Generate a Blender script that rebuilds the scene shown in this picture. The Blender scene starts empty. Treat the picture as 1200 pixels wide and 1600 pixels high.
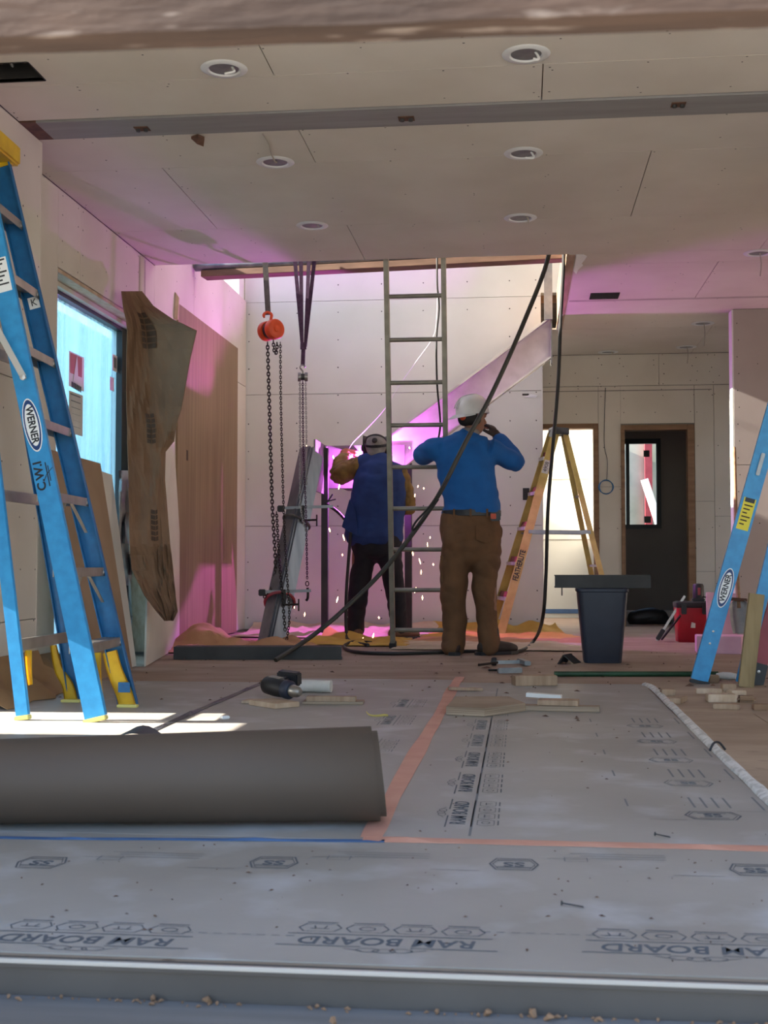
import bpy, bmesh, math, random
from mathutils import Vector, Matrix, noise, Quaternion
random.seed(7)
SC = bpy.context.scene
COL = SC.collection
V = Vector

# ------------------------------------------------------------------ camera
FPX = 1950.0
CAMH = 0.63
TH = math.atan(80 / FPX)
PS = math.atan(215 / FPX * math.cos(TH))
cam_d = bpy.data.cameras.new('camera')
cam = bpy.data.objects.new('camera', cam_d)
COL.objects.link(cam)
cam.location = (0, 0, CAMH)
cam.rotation_euler = (math.pi / 2 + TH, 0, PS)
cam_d.sensor_fit = 'VERTICAL'
cam_d.sensor_height = 36.0
cam_d.lens = FPX / 1600 * 36
cam_d.clip_start = 0.05
cam_d.dof.use_dof = True
cam_d.dof.focus_distance = 8.6
cam_d.dof.aperture_fstop = 10
SC.camera = cam

# ------------------------------------------------------------------ light
world = bpy.data.worlds.new('sky')
SC.world = world
world.use_nodes = True
wn = world.node_tree.nodes
bgn = wn['Background']
sky = wn.new('ShaderNodeTexSky')
sky.sky_type = 'NISHITA'
sky.sun_disc = False
sky.sun_elevation = math.radians(38)
sky.sun_rotation = math.radians(270)
sky.air_density = 1.0
sky.dust_density = 1.0
world.node_tree.links.new(sky.outputs[0], bgn.inputs[0])
bgn.inputs[1].default_value = 0.36
sun_d = bpy.data.lights.new('sun', 'SUN')
sun = bpy.data.objects.new('sun', sun_d)
COL.objects.link(sun)
sun_d.energy = 20.0
sun_d.angle = math.radians(0.6)
sun_d.color = (1.0, 0.93, 0.83)
SUN_DIR = V((1.0, 0.05, -0.46)).normalized()
sun.rotation_euler = SUN_DIR.to_track_quat('-Z', 'Y').to_euler()

def portal(name, loc, direction, sx, sy):
    l = bpy.data.lights.new(name, 'AREA')
    l.shape = 'RECTANGLE'
    l.size = sx
    l.size_y = sy
    l.cycles.is_portal = True
    o = bpy.data.objects.new(name, l)
    COL.objects.link(o)
    o.location = loc
    o.rotation_euler = V(direction).to_track_quat('-Z', 'Y').to_euler()
portal('sky_portal_front', (0.9, 1.9, 1.37), (0, 1, 0), 6.6, 2.74)
portal('sky_portal_upper', (-2.7, 10.0, 4.1), (1, 0, 0), 3.0, 2.0)
portal('sky_portal_right', (4.28, 11.7, 1.4), (-1, 0, 0), 1.5, 2.0)
portal('sky_portal_roof', (-1.5, 10.0, 5.35), (0, 0, -1), 1.6, 1.9)
portal('sky_portal_window', (-2.9, 7.55, 1.1), (1, 0, 0), 1.7, 2.2)

SC.view_settings.view_transform = 'Standard'
SC.view_settings.look = 'None'
SC.view_settings.gamma = 1.0
SC.view_settings.use_curve_mapping = False
SC.view_settings.exposure = 0.72

# ------------------------------------------------------------------ photo to place
FW = V((-math.sin(PS) * math.cos(TH), math.cos(PS) * math.cos(TH), math.sin(TH)))
RT = V((math.cos(PS), math.sin(PS), 0))
UP = RT.cross(FW)
CP = V((0, 0, CAMH))
def ray(x, y):
    return FW * FPX + RT * (x - 600) + UP * (800 - y)
def atZ(x, y, z=0.0):
    d = ray(x, y)
    return CP + d * ((z - CAMH) / d.z)
def atY(x, y, Y):
    d = ray(x, y)
    return CP + d * (Y / d.y)
def atX(x, y, X):
    d = ray(x, y)
    return CP + d * (X / d.x)

# ------------------------------------------------------------------ materials
def lin(c):
    if isinstance(c, str):
        c = c.lstrip('#')
        c = tuple(int(c[i:i + 2], 16) / 255 for i in (0, 2, 4))
    return tuple((v / 12.92 if v <= 0.04045 else ((v + 0.055) / 1.055) ** 2.4) for v in c) + (1.0,)
MATS = {}
def mat(name, c1, c2=None, rough=0.6, metal=0.0, scale=6.0, stretch=(1, 1, 1), bump=0.0, bscale=None,
        detail=5.0, lo=0.35, hi=0.65, spec=0.5, emit=None, estr=0.0, c3=None, s3=40.0, lo3=0.62, hi3=0.7):
    m = bpy.data.materials.new(name)
    m.use_nodes = True
    nt = m.node_tree
    b = nt.nodes['Principled BSDF']
    b.inputs['Roughness'].default_value = rough
    b.inputs['Metallic'].default_value = metal
    b.inputs['Specular IOR Level'].default_value = spec
    a = lin(c1)
    b.inputs['Base Color'].default_value = a
    if c2 is not None or bump:
        tc = nt.nodes.new('ShaderNodeTexCoord')
        mp = nt.nodes.new('ShaderNodeMapping')
        mp.inputs['Scale'].default_value = stretch
        nt.links.new(tc.outputs['Object'], mp.inputs['Vector'])
        def nz(sc):
            n = nt.nodes.new('ShaderNodeTexNoise')
            n.inputs['Scale'].default_value = sc
            n.inputs['Detail'].default_value = detail
            nt.links.new(mp.outputs[0], n.inputs['Vector'])
            return n
        if c2 is not None:
            n = nz(scale)
            r = nt.nodes.new('ShaderNodeValToRGB')
            r.color_ramp.elements[0].position = lo
            r.color_ramp.elements[1].position = hi
            r.color_ramp.elements[0].color = a
            r.color_ramp.elements[1].color = lin(c2)
            nt.links.new(n.outputs['Fac'], r.inputs['Fac'])
            out = r.outputs['Color']
            if c3 is not None:
                n3 = nz(s3)
                r3 = nt.nodes.new('ShaderNodeValToRGB')
                r3.color_ramp.elements[0].position = lo3
                r3.color_ramp.elements[1].position = hi3
                r3.color_ramp.elements[0].color = (0, 0, 0, 1)
                r3.color_ramp.elements[1].color = (1, 1, 1, 1)
                nt.links.new(n3.outputs['Fac'], r3.inputs['Fac'])
                mx = nt.nodes.new('ShaderNodeMix')
                mx.data_type = 'RGBA'
                nt.links.new(r3.outputs['Color'], mx.inputs['Factor'])
                nt.links.new(out, mx.inputs['A'])
                mx.inputs['B'].default_value = lin(c3)
                out = mx.outputs['Result']
            nt.links.new(out, b.inputs['Base Color'])
        if bump:
            n2 = nz(bscale or scale * 3)
            bp = nt.nodes.new('ShaderNodeBump')
            bp.inputs['Strength'].default_value = bump
            bp.inputs['Distance'].default_value = 0.01
            nt.links.new(n2.outputs['Fac'], bp.inputs['Height'])
            nt.links.new(bp.outputs[0], b.inputs['Normal'])
    if emit is not None:
        b.inputs['Emission Color'].default_value = lin(emit)
        b.inputs['Emission Strength'].default_value = estr
    MATS[name] = m
    return m

mat('drywall', '#d4ccbf', '#cac1b3', 0.85, scale=1.6, bump=0.03, bscale=60)
mat('drywall_stair', '#dbdbd3', '#d2d2c9', 0.85, scale=1.6, bump=0.03, bscale=60)
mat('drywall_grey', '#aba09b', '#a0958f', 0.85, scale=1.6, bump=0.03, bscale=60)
mat('timber_old', '#7d604d', '#654b3b', 0.8, scale=3, stretch=(1, 6, 6), bump=0.05)
mat('stud', '#9b8660', '#83704c', 0.75, scale=4, stretch=(6, 6, 1), bump=0.05)
mat('core', '#8d877e', rough=0.9)
mat('joint_mud', '#b3aa9d', '#a89f92', 0.9, scale=9)
mat('screw', '#2b2622', rough=0.6)
mat('lumber', '#947458', '#7d5f45', 0.75, scale=3, stretch=(1, 6, 6), bump=0.05)
mat('pine', '#ae9378', '#967b61', 0.7, scale=4, stretch=(8, 1, 1), bump=0.05)
mat('pine_pale', '#c9b299', '#b3997d', 0.7, scale=6, stretch=(5, 2, 2), bump=0.05)
mat('plyedge', '#ad9880', '#7d6853', 0.75, scale=6, stretch=(0.3, 0.3, 30))
mat('plywood', '#937a5e', '#80694f', 0.7, scale=2.2, stretch=(8, 9, 0.5), bump=0.03, lo=0.3, hi=0.7)
mat('plank', '#513e32', '#3b2c23', 0.9, scale=3, stretch=(1, 6, 6), bump=0.3, bscale=14, c3='#94867b', s3=11, lo3=0.58, hi3=0.72)
mat('kraft', '#a08468', '#8e7358', 0.8, scale=2.5, bump=0.08, bscale=9)
mat('kraft_dark', '#806249', '#6f533d', 0.8, scale=2.5, bump=0.08, bscale=9)
mat('ramboard', '#a39d94', '#958e84', 0.5, scale=1.4, bump=0.05, bscale=30, c3='#b4b3b1', s3=4, lo3=0.52, hi3=0.75, spec=0.45)
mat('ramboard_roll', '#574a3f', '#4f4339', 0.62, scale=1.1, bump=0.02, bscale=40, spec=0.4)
mat('subfloor', '#b39d86', '#9c856e', 0.65, scale=2.0, stretch=(1, 2.5, 1), bump=0.08, bscale=24, c3='#7d6754', s3=9, lo3=0.62, hi3=0.75)
mat('dustfloor', '#a38c78', '#8c7460', 0.7, scale=2.4, stretch=(1, 2, 1), bump=0.06, bscale=26, c3='#6f5847', s3=16, lo3=0.64, hi3=0.74)
mat('print', '#565b60', rough=0.7)
mat('print_light', '#747778', rough=0.7)
mat('print_brown', '#4b382b', rough=0.8)
mat('tape_orange', '#cf9a84', '#c58c76', 0.55, scale=8)
mat('tape_blue', '#4d6d97', '#436188', 0.5, scale=9)
mat('tape_black', '#3a3c42', '#2b2c31', 0.4, scale=9, c3='#55627e', s3=3)
mat('foam_strip', '#dcdad6', '#bcb9b3', 0.55, scale=30, lo=0.45, hi=0.6)
mat('alu', '#b9b6b0', '#a29e97', 0.38, metal=0.85, scale=8)
mat('alu_white', '#cfccc6', rough=0.35, metal=0.6)
mat('galv', '#9a9c9c', '#84878a', 0.45, metal=0.7, scale=12)
mat('sill_dark', '#5f5a56', '#56514d', 0.45, metal=0.3, scale=3)
mat('sill_grey', '#7f7d7b', '#73716f', 0.5, metal=0.15, scale=5, stretch=(0.3, 6, 6))
mat('blue_fg', '#2f93ca', '#2886bd', 0.42, scale=25, bump=0.03)
mat('blue_dark', '#17659a', '#125a8b', 0.45, scale=25)  # shade put into the colour of far ladder rails; also label and coil
mat('yellow_fg', '#c9b565', '#b39c50', 0.45, scale=10)
mat('yellow_bright', '#d9b21f', '#c79d12', 0.45, scale=12)
mat('yellow_pad', '#d8cf7a', rough=0.6)
mat('maroon', '#74322b', '#66281f', 0.6, scale=9)
mat('red_fg', '#9d3c45', '#8b3039', 0.5, scale=9)
mat('red_plastic', '#b01426', '#98101f', 0.45, scale=6)
mat('black_plastic', '#1d1c1e', '#262528', 0.5, scale=8)
mat('dark_rubber', '#1a1815', '#221f1b', 0.55, scale=20)
mat('hose', '#2c2a24', '#383428', 0.5, scale=12)
mat('green_hose', '#1d4a2b', '#16381f', 0.5, scale=12)
mat('steel', '#8b8e95', '#72767e', 0.38, metal=0.7, scale=5, stretch=(2, 2, 0.4))
mat('steel_dark', '#3d3c3b', '#333231', 0.6, metal=0.15, scale=7)
mat('steel_primer', '#75736f', '#64625f', 0.55, metal=0.15, scale=6)
mat('steel_stringer', '#cbc8c0', '#b9b6ad', 0.5, metal=0.1, scale=7)
mat('beam_steel', '#8f8d8b', '#83807e', 0.6, metal=0.0, scale=3, stretch=(0.5, 5, 5))
mat('rust', '#6b4a38', '#4f382c', 0.8, scale=15)
mat('ladder_metal', '#8d897d', '#79756a', 0.45, metal=0.45, scale=10)
mat('chain', '#3a3430', '#2a2623', 0.45, metal=0.7, scale=30)
mat('chain_silver', '#8d8a88', rough=0.35, metal=0.8)
mat('orange', '#d0470f', '#b83c0a', 0.5, scale=12)
mat('strap_grey', '#5a5550', '#4b4642', 0.8, scale=40)
mat('strap_purple', '#4a2b48', '#3a2039', 0.75, scale=40)
mat('can_navy', '#2a3040', '#232836', 0.5, scale=5)
mat('pink_foam', '#d6a7b8', '#cd9cae', 0.7, scale=9)
mat('canvas', '#cdbb9f', '#bba88a', 0.9, scale=4, bump=0.3, bscale=14)
mat('canvas_yellow', '#c9a24a', '#b78f38', 0.85, scale=4, bump=0.3, bscale=12)
mat('canvas_orange', '#bb8c64', '#a87a54', 0.85, scale=4, bump=0.3, bscale=12)  # canvas with the orange tint of the light put into its colour
mat('brown_paper', '#9b7a55', '#866743', 0.8, scale=4, bump=0.3, bscale=10)
mat('white_plastic', '#d6d6d4', rough=0.4)
mat('white_paint', '#e2e0da', rough=0.5)
mat('paper', '#d8d4cc', '#c9c4ba', 0.8, scale=10)
mat('ink_navy', '#14396f', rough=0.5)
mat('ink_black', '#1b1d22', rough=0.5)
mat('label_white', '#e9eae8', rough=0.5)
mat('label_yellow', '#e0cf2a', rough=0.5)
mat('label_orange', '#b5623e', rough=0.5)
mat('window_black', '#1b2028', rough=0.4)
mat('duct_dark', '#2a2724', '#1d1b19', 0.7, scale=8)
mat('skin', '#8a5c45', '#7d523c', 0.55, scale=14)
mat('hair', '#17120f', rough=0.7)
mat('shirt_blue', '#0d5a9e', '#0b5190', 0.85, scale=9, bump=0.25, bscale=9)
mat('jacket_navy', '#1e3a72', '#182f60', 0.85, scale=9, bump=0.25, bscale=9)
mat('leather_tan', '#86682f', '#665022', 0.75, scale=14, bump=0.35, bscale=18)
mat('trouser_brown', '#6b4a2e', '#5c3f27', 0.88, scale=9, bump=0.3, bscale=10)
mat('trouser_black', '#15141a', '#1c1b21', 0.9, scale=9, bump=0.3, bscale=10)
mat('boot_dark', '#3a2c24', '#2c211b', 0.6, scale=14)
mat('boot_brown', '#6b4630', '#573824', 0.65, scale=14)
mat('glove_dark', '#33261d', '#2a1f18', 0.75, scale=18)
mat('glove_tan', '#b5694a', '#9d583c', 0.75, scale=18)
mat('hardhat', '#d5d3d2', '#c8c6c6', 0.35, scale=10)
mat('cap_grey', '#94908b', '#75726e', 0.8, scale=14, bump=0.3)
mat('collar_grey', '#8a8078', '#7b726b', 0.85, scale=20)
mat('housewrap', '#a9d5e8', '#c3e4ef', 0.6, scale=1.2, stretch=(1, 1, 3))
mat('ground', '#c0bab0', '#b1aba0', 0.9, scale=1.0)
mat('ext_white', '#d8d3c8', rough=0.8)
mat('garden', '#8f9a86', '#b3b7a6', 0.9, scale=1.5)
mat('green_leaf', '#4c5c3c', '#63764d', 0.8, scale=6)
mat('spark', '#ffd9b0', rough=0.5, emit='#ffc890', estr=14)
mat('arc', '#ffe0ff', rough=0.5, emit='#f3a8ff', estr=250)

def film_material():
    m = bpy.data.materials.new('window_film')
    m.use_nodes = True
    nt = m.node_tree
    for n in list(nt.nodes):
        nt.nodes.remove(n)
    out = nt.nodes.new('ShaderNodeOutputMaterial')
    tr = nt.nodes.new('ShaderNodeBsdfTransparent')
    tr.inputs[0].default_value = lin('#dcf0f6')
    tl = nt.nodes.new('ShaderNodeBsdfTranslucent')
    tl.inputs[0].default_value = lin('#c2e8f6')
    gl = nt.nodes.new('ShaderNodeBsdfGlossy')
    gl.inputs['Roughness'].default_value = 0.12
    m1 = nt.nodes.new('ShaderNodeMixShader')
    m1.inputs[0].default_value = 0.40
    m2 = nt.nodes.new('ShaderNodeMixShader')
    m2.inputs[0].default_value = 0.06
    tc = nt.nodes.new('ShaderNodeTexCoord')
    mp = nt.nodes.new('ShaderNodeMapping')
    mp.inputs['Scale'].default_value = (1, 9, 0.5)
    nz = nt.nodes.new('ShaderNodeTexNoise')
    nz.inputs['Scale'].default_value = 1.5
    rp = nt.nodes.new('ShaderNodeMapRange')
    rp.inputs['From Min'].default_value = 0.35
    rp.inputs['From Max'].default_value = 0.7
    rp.inputs['To Min'].default_value = 0.2
    rp.inputs['To Max'].default_value = 0.55
    nt.links.new(tc.outputs['Object'], mp.inputs[0])
    nt.links.new(mp.outputs[0], nz.inputs['Vector'])
    nt.links.new(nz.outputs['Fac'], rp.inputs['Value'])
    nt.links.new(rp.outputs[0], m1.inputs[0])
    nt.links.new(tr.outputs[0], m1.inputs[1])
    nt.links.new(tl.outputs[0], m1.inputs[2])
    nt.links.new(m1.outputs[0], m2.inputs[1])
    nt.links.new(gl.outputs[0], m2.inputs[2])
    nt.links.new(m2.outputs[0], out.inputs[0])
    MATS['window_film'] = m
film_material()

# ------------------------------------------------------------------ builders
ORG = {}
def worldorg(o):
    return ORG.get(o.name, V((0, 0, 0)))

class MB:
    def __init__(s):
        s.v = []
        s.f = []
    def add(s, vs, fs):
        k = len(s.v)
        s.v += [V(p) for p in vs]
        s.f += [tuple(i + k for i in f) for f in fs]
        return s
    def box(s, lo, hi):
        a, b = V(lo), V(hi)
        vs = [(x, y, z) for z in (a.z, b.z) for y in (a.y, b.y) for x in (a.x, b.x)]
        return s.add(vs, [(0, 2, 3, 1), (4, 5, 7, 6), (0, 1, 5, 4), (2, 6, 7, 3), (0, 4, 6, 2), (1, 3, 7, 5)])
    def hexa(s, q0, q1):
        """two quads (4 points each, same winding) joined into a solid"""
        s.add(list(q0) + list(q1), [(3, 2, 1, 0), (4, 5, 6, 7)] + [(i, (i + 1) % 4, 4 + (i + 1) % 4, 4 + i) for i in range(4)])
        return s
    def beam(s, p0, p1, wdir, w, t, w1=None, t1=None):
        p0, p1 = V(p0), V(p1)
        d = (p1 - p0).normalized()
        u = V(wdir)
        u = (u - d * u.dot(d)).normalized()
        v = d.cross(u)
        w1 = w if w1 is None else w1
        t1 = t if t1 is None else t1
        q = lambda p, a, b: [p + u * sa * a / 2 + v * sb * b / 2 for sa, sb in ((-1, -1), (1, -1), (1, 1), (-1, 1))]
        return s.hexa(q(p0, w, t), q(p1, w1, t1))
    def channel(s, p0, p1, wdir, w, fdir, depth, t):
        """C channel: web of width w along wdir, flanges pointing to fdir"""
        p0, p1 = V(p0), V(p1)
        d = (p1 - p0).normalized()
        u = V(wdir); u = (u - d * u.dot(d)).normalized()
        v = d.cross(u)
        if v.dot(V(fdir)) < 0:
            v = -v
        s.beam(p0 + v * t / 2, p1 + v * t / 2, u, w, t)
        for sg in (-1, 1):
            o = u * sg * (w / 2 - t / 2) + v * (depth / 2 + t * 0.5)
            s.beam(p0 + o, p1 + o, u, t, depth - t)
        return s
    def tube(s, pts, r, n=10, closed=False, caps=True):
        pts = [V(p) for p in pts]
        rs = r if isinstance(r, (list, tuple)) else [r] * len(pts)
        k0 = len(s.v)
        m = len(pts)
        nrm = None
        for i, p in enumerate(pts):
            if closed:
                d = (pts[(i + 1) % m] - pts[i - 1]).normalized()
            else:
                d = (pts[min(i + 1, m - 1)] - pts[max(i - 1, 0)]).normalized()
            if nrm is None:
                nrm = d.orthogonal().normalized()
            else:
                nrm = (nrm - d * nrm.dot(d))
                nrm = nrm.normalized() if nrm.length > 1e-6 else d.orthogonal().normalized()
            b = d.cross(nrm)
            for j in range(n):
                a = 2 * math.pi * j / n
                s.v.append(p + (nrm * math.cos(a) + b * math.sin(a)) * rs[i])
        for i in range(m if closed else m - 1):
            for j in range(n):
                a, b2 = k0 + i * n + j, k0 + i * n + (j + 1) % n
                c, d2 = k0 + ((i + 1) % m) * n + (j + 1) % n, k0 + ((i + 1) % m) * n + j
                s.f.append((a, b2, c, d2))
        if caps and not closed:
            s.f.append(tuple(k0 + j for j in range(n))[::-1])
            s.f.append(tuple(k0 + (m - 1) * n + j for j in range(n)))
        return s
    def lathe(s, prof, c=(0, 0, 0), axis=(0, 0, 1), n=20, ref=None, sx=1.0, sy=1.0):
        ax = V(axis).normalized()
        u = (V(ref) - ax * V(ref).dot(ax)).normalized() if ref is not None else ax.orthogonal().normalized()
        w = ax.cross(u)
        c = V(c)
        k = len(s.v)
        for r, z in prof:
            for j in range(n):
                a = 2 * math.pi * j / n
                s.v.append(c + ax * z + u * math.cos(a) * r * sx + w * math.sin(a) * r * sy)
        for i in range(len(prof) - 1):
            for j in range(n):
                s.f.append((k + i * n + j, k + i * n + (j + 1) % n, k + (i + 1) * n + (j + 1) % n, k + (i + 1) * n + j))
        if prof[0][0] > 1e-5:
            s.f.append(tuple(k + j for j in range(n))[::-1])
        if prof[-1][0] > 1e-5:
            s.f.append(tuple(k + (len(prof) - 1) * n + j for j in range(n)))
        return s
    def prism(s, poly, off):
        """planar polygon (3-D points) extruded by vector off"""
        off = V(off)
        n = len(poly)
        return s.add([V(p) for p in poly] + [V(p) + off for p in poly],
                     [tuple(range(n))[::-1], tuple(range(n, 2 * n))] + [(i, (i + 1) % n, n + (i + 1) % n, n + i) for i in range(n)])
    def sheet(s, rows, thick=None, nrm=None):
        """grid of points rows[i][j]; optional thickness along vector nrm"""
        m, n = len(rows), len(rows[0])
        k = len(s.v)
        for r in rows:
            s.v += [V(p) for p in r]
        q = [(i * n + j, i * n + j + 1, (i + 1) * n + j + 1, (i + 1) * n + j) for i in range(m - 1) for j in range(n - 1)]
        s.f += [tuple(k + a for a in f) for f in q]
        if thick:
            k2 = len(s.v)
            o = V(nrm) * thick
            for r in rows:
                s.v += [V(p) + o for p in r]
            s.f += [tuple(k2 + a for a in f[::-1]) for f in q]
            ring = [j for j in range(n)] + [i * n + n - 1 for i in range(1, m)] + [(m - 1) * n + j for j in range(n - 2, -1, -1)] + [i * n for i in range(m - 2, 0, -1)]
            for a, b in zip(ring, ring[1:] + ring[:1]):
                s.f.append((k + b, k + a, k2 + a, k2 + b))
        return s
    def build(s, name, m, parent=None, smooth=False, bevel=0.0, kind=None, origin=None):
        me = bpy.data.meshes.new(name)
        if parent is not None:
            org = worldorg(parent)
        elif origin is not None:
            org = V(origin)
        else:
            xs, ys, zs = [p.x for p in s.v], [p.y for p in s.v], [p.z for p in s.v]
            org = V(((min(xs) + max(xs)) / 2, (min(ys) + max(ys)) / 2, min(zs)))
        me.from_pydata([tuple(p - org) for p in s.v], [], s.f)
        bm = bmesh.new()
        bm.from_mesh(me)
        bmesh.ops.recalc_face_normals(bm, faces=bm.faces)
        if bevel:
            ed = [e for e in bm.edges if len(e.link_faces) == 2 and e.calc_face_angle(0) > 0.5]
            bmesh.ops.bevel(bm, geom=ed, offset=bevel, segments=2, affect='EDGES', clamp_overlap=True)
        if smooth:
            for f in bm.faces:
                f.smooth = True
            for e in bm.edges:
                if len(e.link_faces) == 2 and e.calc_face_angle(0) > 0.7:
                    e.smooth = False
        bm.to_mesh(me)
        bm.free()
        me.materials.append(MATS[m] if isinstance(m, str) else m)
        o = bpy.data.objects.new(name, me)
        COL.objects.link(o)
        if parent is not None:
            o.parent = parent
            ORG[o.name] = org.copy()
        else:
            o.location = org
            ORG[o.name] = org.copy()
        if kind:
            o['kind'] = kind
        return o

def tag(o, label, cat, group=None, kind=None):
    o['label'] = label
    o['category'] = cat
    if group:
        o['group'] = group
    if kind:
        o['kind'] = kind
    return o
def thing(name, label, cat, loc, group=None):
    o = bpy.data.objects.new(name, None)
    COL.objects.link(o)
    o.empty_display_size = 0.05
    o.location = loc
    ORG[o.name] = V(loc)
    return tag(o, label, cat, group)
def struct(name, loc=(0, 0, 0), label=None, cat=None):
    o = bpy.data.objects.new(name, None)
    COL.objects.link(o)
    o.location = loc
    ORG[o.name] = V(loc)
    o['kind'] = 'structure'
    if label:
        o['label'] = label
        o['category'] = cat or name.split('_')[0]
    return o
def stag(o, label, cat):
    o['kind'] = 'structure'
    o['label'] = label
    o['category'] = cat
    return o

def cutout(o, cutters):
    """boolean holes; cutters are MB solids in world space"""
    dg0 = []
    for c in cutters:
        me = bpy.data.meshes.new('cut')
        me.from_pydata([tuple(p) for p in c.v], [], c.f)
        bm = bmesh.new(); bm.from_mesh(me)
        bmesh.ops.recalc_face_normals(bm, faces=bm.faces)
        bm.to_mesh(me); bm.free()
        co = bpy.data.objects.new('cut', me)
        COL.objects.link(co)
        md = o.modifiers.new('b', 'BOOLEAN')
        md.object = co
        md.operation = 'DIFFERENCE'
        md.solver = 'EXACT'
        dg0.append((co, me))
    bpy.context.view_layer.update()
    dg = bpy.context.evaluated_depsgraph_get()
    new = bpy.data.meshes.new_from_object(o.evaluated_get(dg))
    o.modifiers.clear()
    old = o.data
    o.data = new
    new.name = o.name
    bpy.data.meshes.remove(old)
    for co, me in dg0:
        bpy.data.objects.remove(co)
        bpy.data.meshes.remove(me)

def text(body, size, mx, m, name, parent, extrude=0.0004, offset=0.0, shear=0.0, sx=1.0):
    cu = bpy.data.curves.new('txt', 'FONT')
    cu.body = body
    cu.size = size
    cu.align_x = 'CENTER'
    cu.align_y = 'CENTER'
    cu.extrude = extrude
    cu.offset = offset
    cu.shear = shear
    cu.resolution_u = 3
    ob = bpy.data.objects.new('txt', cu)
    COL.objects.link(ob)
    bpy.context.view_layer.update()
    dg = bpy.context.evaluated_depsgraph_get()
    me = bpy.data.meshes.new_from_object(ob.evaluated_get(dg))
    bpy.data.objects.remove(ob)
    me.materials.clear()
    me.materials.append(MATS[m])
    me.transform(Matrix.Scale(sx, 4, V((1, 0, 0))))
    me.transform(mx)
    me.transform(Matrix.Translation(-worldorg(parent)))
    me.name = name
    o = bpy.data.objects.new(name, me)
    COL.objects.link(o)
    o.parent = parent
    ORG[o.name] = worldorg(parent).copy()
    return o
def frame(org, xdir, ydir):
    x = V(xdir).normalized()
    y = V(ydir)
    y = (y - x * y.dot(x)).normalized()
    z = x.cross(y)
    M = Matrix((x, y, z)).transposed().to_4x4()
    M.translation = V(org)
    return M
def smoothpath(pts, k=6):
    """Catmull-Rom through points"""
    P = [V(p) for p in pts]
    out = []
    for i in range(len(P) - 1):
        a, b, c, d = P[max(i - 1, 0)], P[i], P[i + 1], P[min(i + 2, len(P) - 1)]
        for j in range(k):
            t = j / k
            out.append(0.5 * ((2 * b) + (c - a) * t + (2 * a - 5 * b + 4 * c - d) * t * t + (3 * b - a - 3 * c + d) * t ** 3))
    out.append(P[-1])
    return out
# ================================================================== the place
H = 2.74
XL, XN = -2.575, -2.38          # faces of the far and near left wall
HX0, HX1, HY0, HY1 = XL, 0.33, 8.54, 11.5      # stairwell hole

# ---- ground outside, floor
stag(MB().box((-40, -40, -0.5), (40, 40, -0.16)).build('ground_outside', 'ground'), 'bare pale ground outside the open doorway', 'ground')
floor = stag(MB().box((-2.75, 1.965, -0.15), (4.3, 15.6, 0.0)).build('floor', 'dustfloor'), 'dusty brown construction floor', 'floor')
for x0, x1, y0, y1 in ((0.665, 0.955, 2.85, 5.35), (0.96, 2.18, 2.85, 5.35), (0.665, 1.60, 5.355, 6.7), (1.605, 2.8, 5.355, 6.7)):
    MB().box((x0, y0, 0.0005), (x1, y1, 0.004)).build('subfloor_panel', 'subfloor', floor)

# ---- upper floor slab as the ceiling, its drywall sheets hang below
ce = MB()
ce.box((-2.75, 1.95, 3.05), (4.3, HY0, 3.12))
ce.box((HX1, HY0, 3.05), (4.3, HY1, 3.12))
ce.box((-2.75, HY1 + 0.12, 3.05), (4.3, 12.84, 3.12))
ce.box((0.83, 12.84, 3.05), (4.3, 15.6, 3.12))
ceiling = stag(ce.build('ceiling', 'lumber'), 'unfinished drywall ceiling with open seams', 'ceiling')

LIGHTS = [(-1.253, 5.139), (0.028, 5.125), (-1.279, 6.385), (0.019, 6.384), (-1.291, 7.624), (0.002, 7.592),
          (1.611, 8.64), (1.594, 11.145), (1.606, 12.357), (0.868, 12.573)]
VENTS = [(-2.42 + 0.05, 4.98, -2.06, 5.18), (0.55, 9.80, 0.77, 10.02)]
rows = []
def row(y0, y1, xs):
    for a, b in zip(xs, xs[1:]):
        rows.append((a + 0.0025, b - 0.0025, y0 + 0.002, y1 - 0.002))
row(1.97, 2.80, (-2.38, -0.2, 2.24, 4.3))
row(2.80, 4.02, (-2.38, 0.4, 2.84, 4.3))
row(4.02, 5.24, (-2.38, -1.055, 1.4, 4.3))
row(5.24, 5.655, (-2.38, 0.1, 2.5, 4.3))
row(5.92, 6.42, (XL, -1.07, 1.38, 4.3))
row(6.42, 7.64, (XL, -1.9, 0.67, 3.1, 4.3))
row(7.64, HY0, (XL, -1.075, 1.6, 4.3))
row(HY0, 8.86, (HX1, 2.2, 4.3))
row(8.86, 10.08, (HX1, 1.38, 3.8, 4.3))
row(10.08, 11.30, (HX1, 2.7, 4.3))
row(11.30, 12.72, (0.19, 1.7, 4.3))
for a, b, c, d in rows:
    o = MB().box((a, c, H), (b, d, H + 0.0125)).build('drywall_sheet', 'drywall', ceiling)
    cut = []
    for lx, ly in LIGHTS:
        if a - 0.08 < lx < b + 0.08 and c - 0.08 < ly < d + 0.08:
            cut.append(MB().lathe([(0.068, H - 0.05), (0.068, H + 0.08)], (lx, ly, 0), n=24))
    for x0, y0, x1, y1 in VENTS:
        if a < x1 and b > x0 and c < y1 and d > y0:
            cut.append(MB().box((x0, y0, H - 0.05), (x1, y1, H + 0.08)))
    if cut:
        cutout(o, cut)
# rim boards closing the floor thickness around the hole
MB().box((XL, HY0 - 0.04, H + 0.013), (HX1 + 0.04, HY0 - 0.002, 3.05)).build('rim_board', 'lumber', ceiling)
MB().box((HX1 + 0.002, HY0, H + 0.013), (HX1 + 0.04, HY1, 3.05)).build('rim_board', 'lumber', ceiling)
MB().box((HX1 - 0.012, HY0 + 0.02, H - 0.004), (HX1 + 0.045, 11.3, H + 0.012)).build('edge_trim', 'pine', ceiling)
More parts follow.
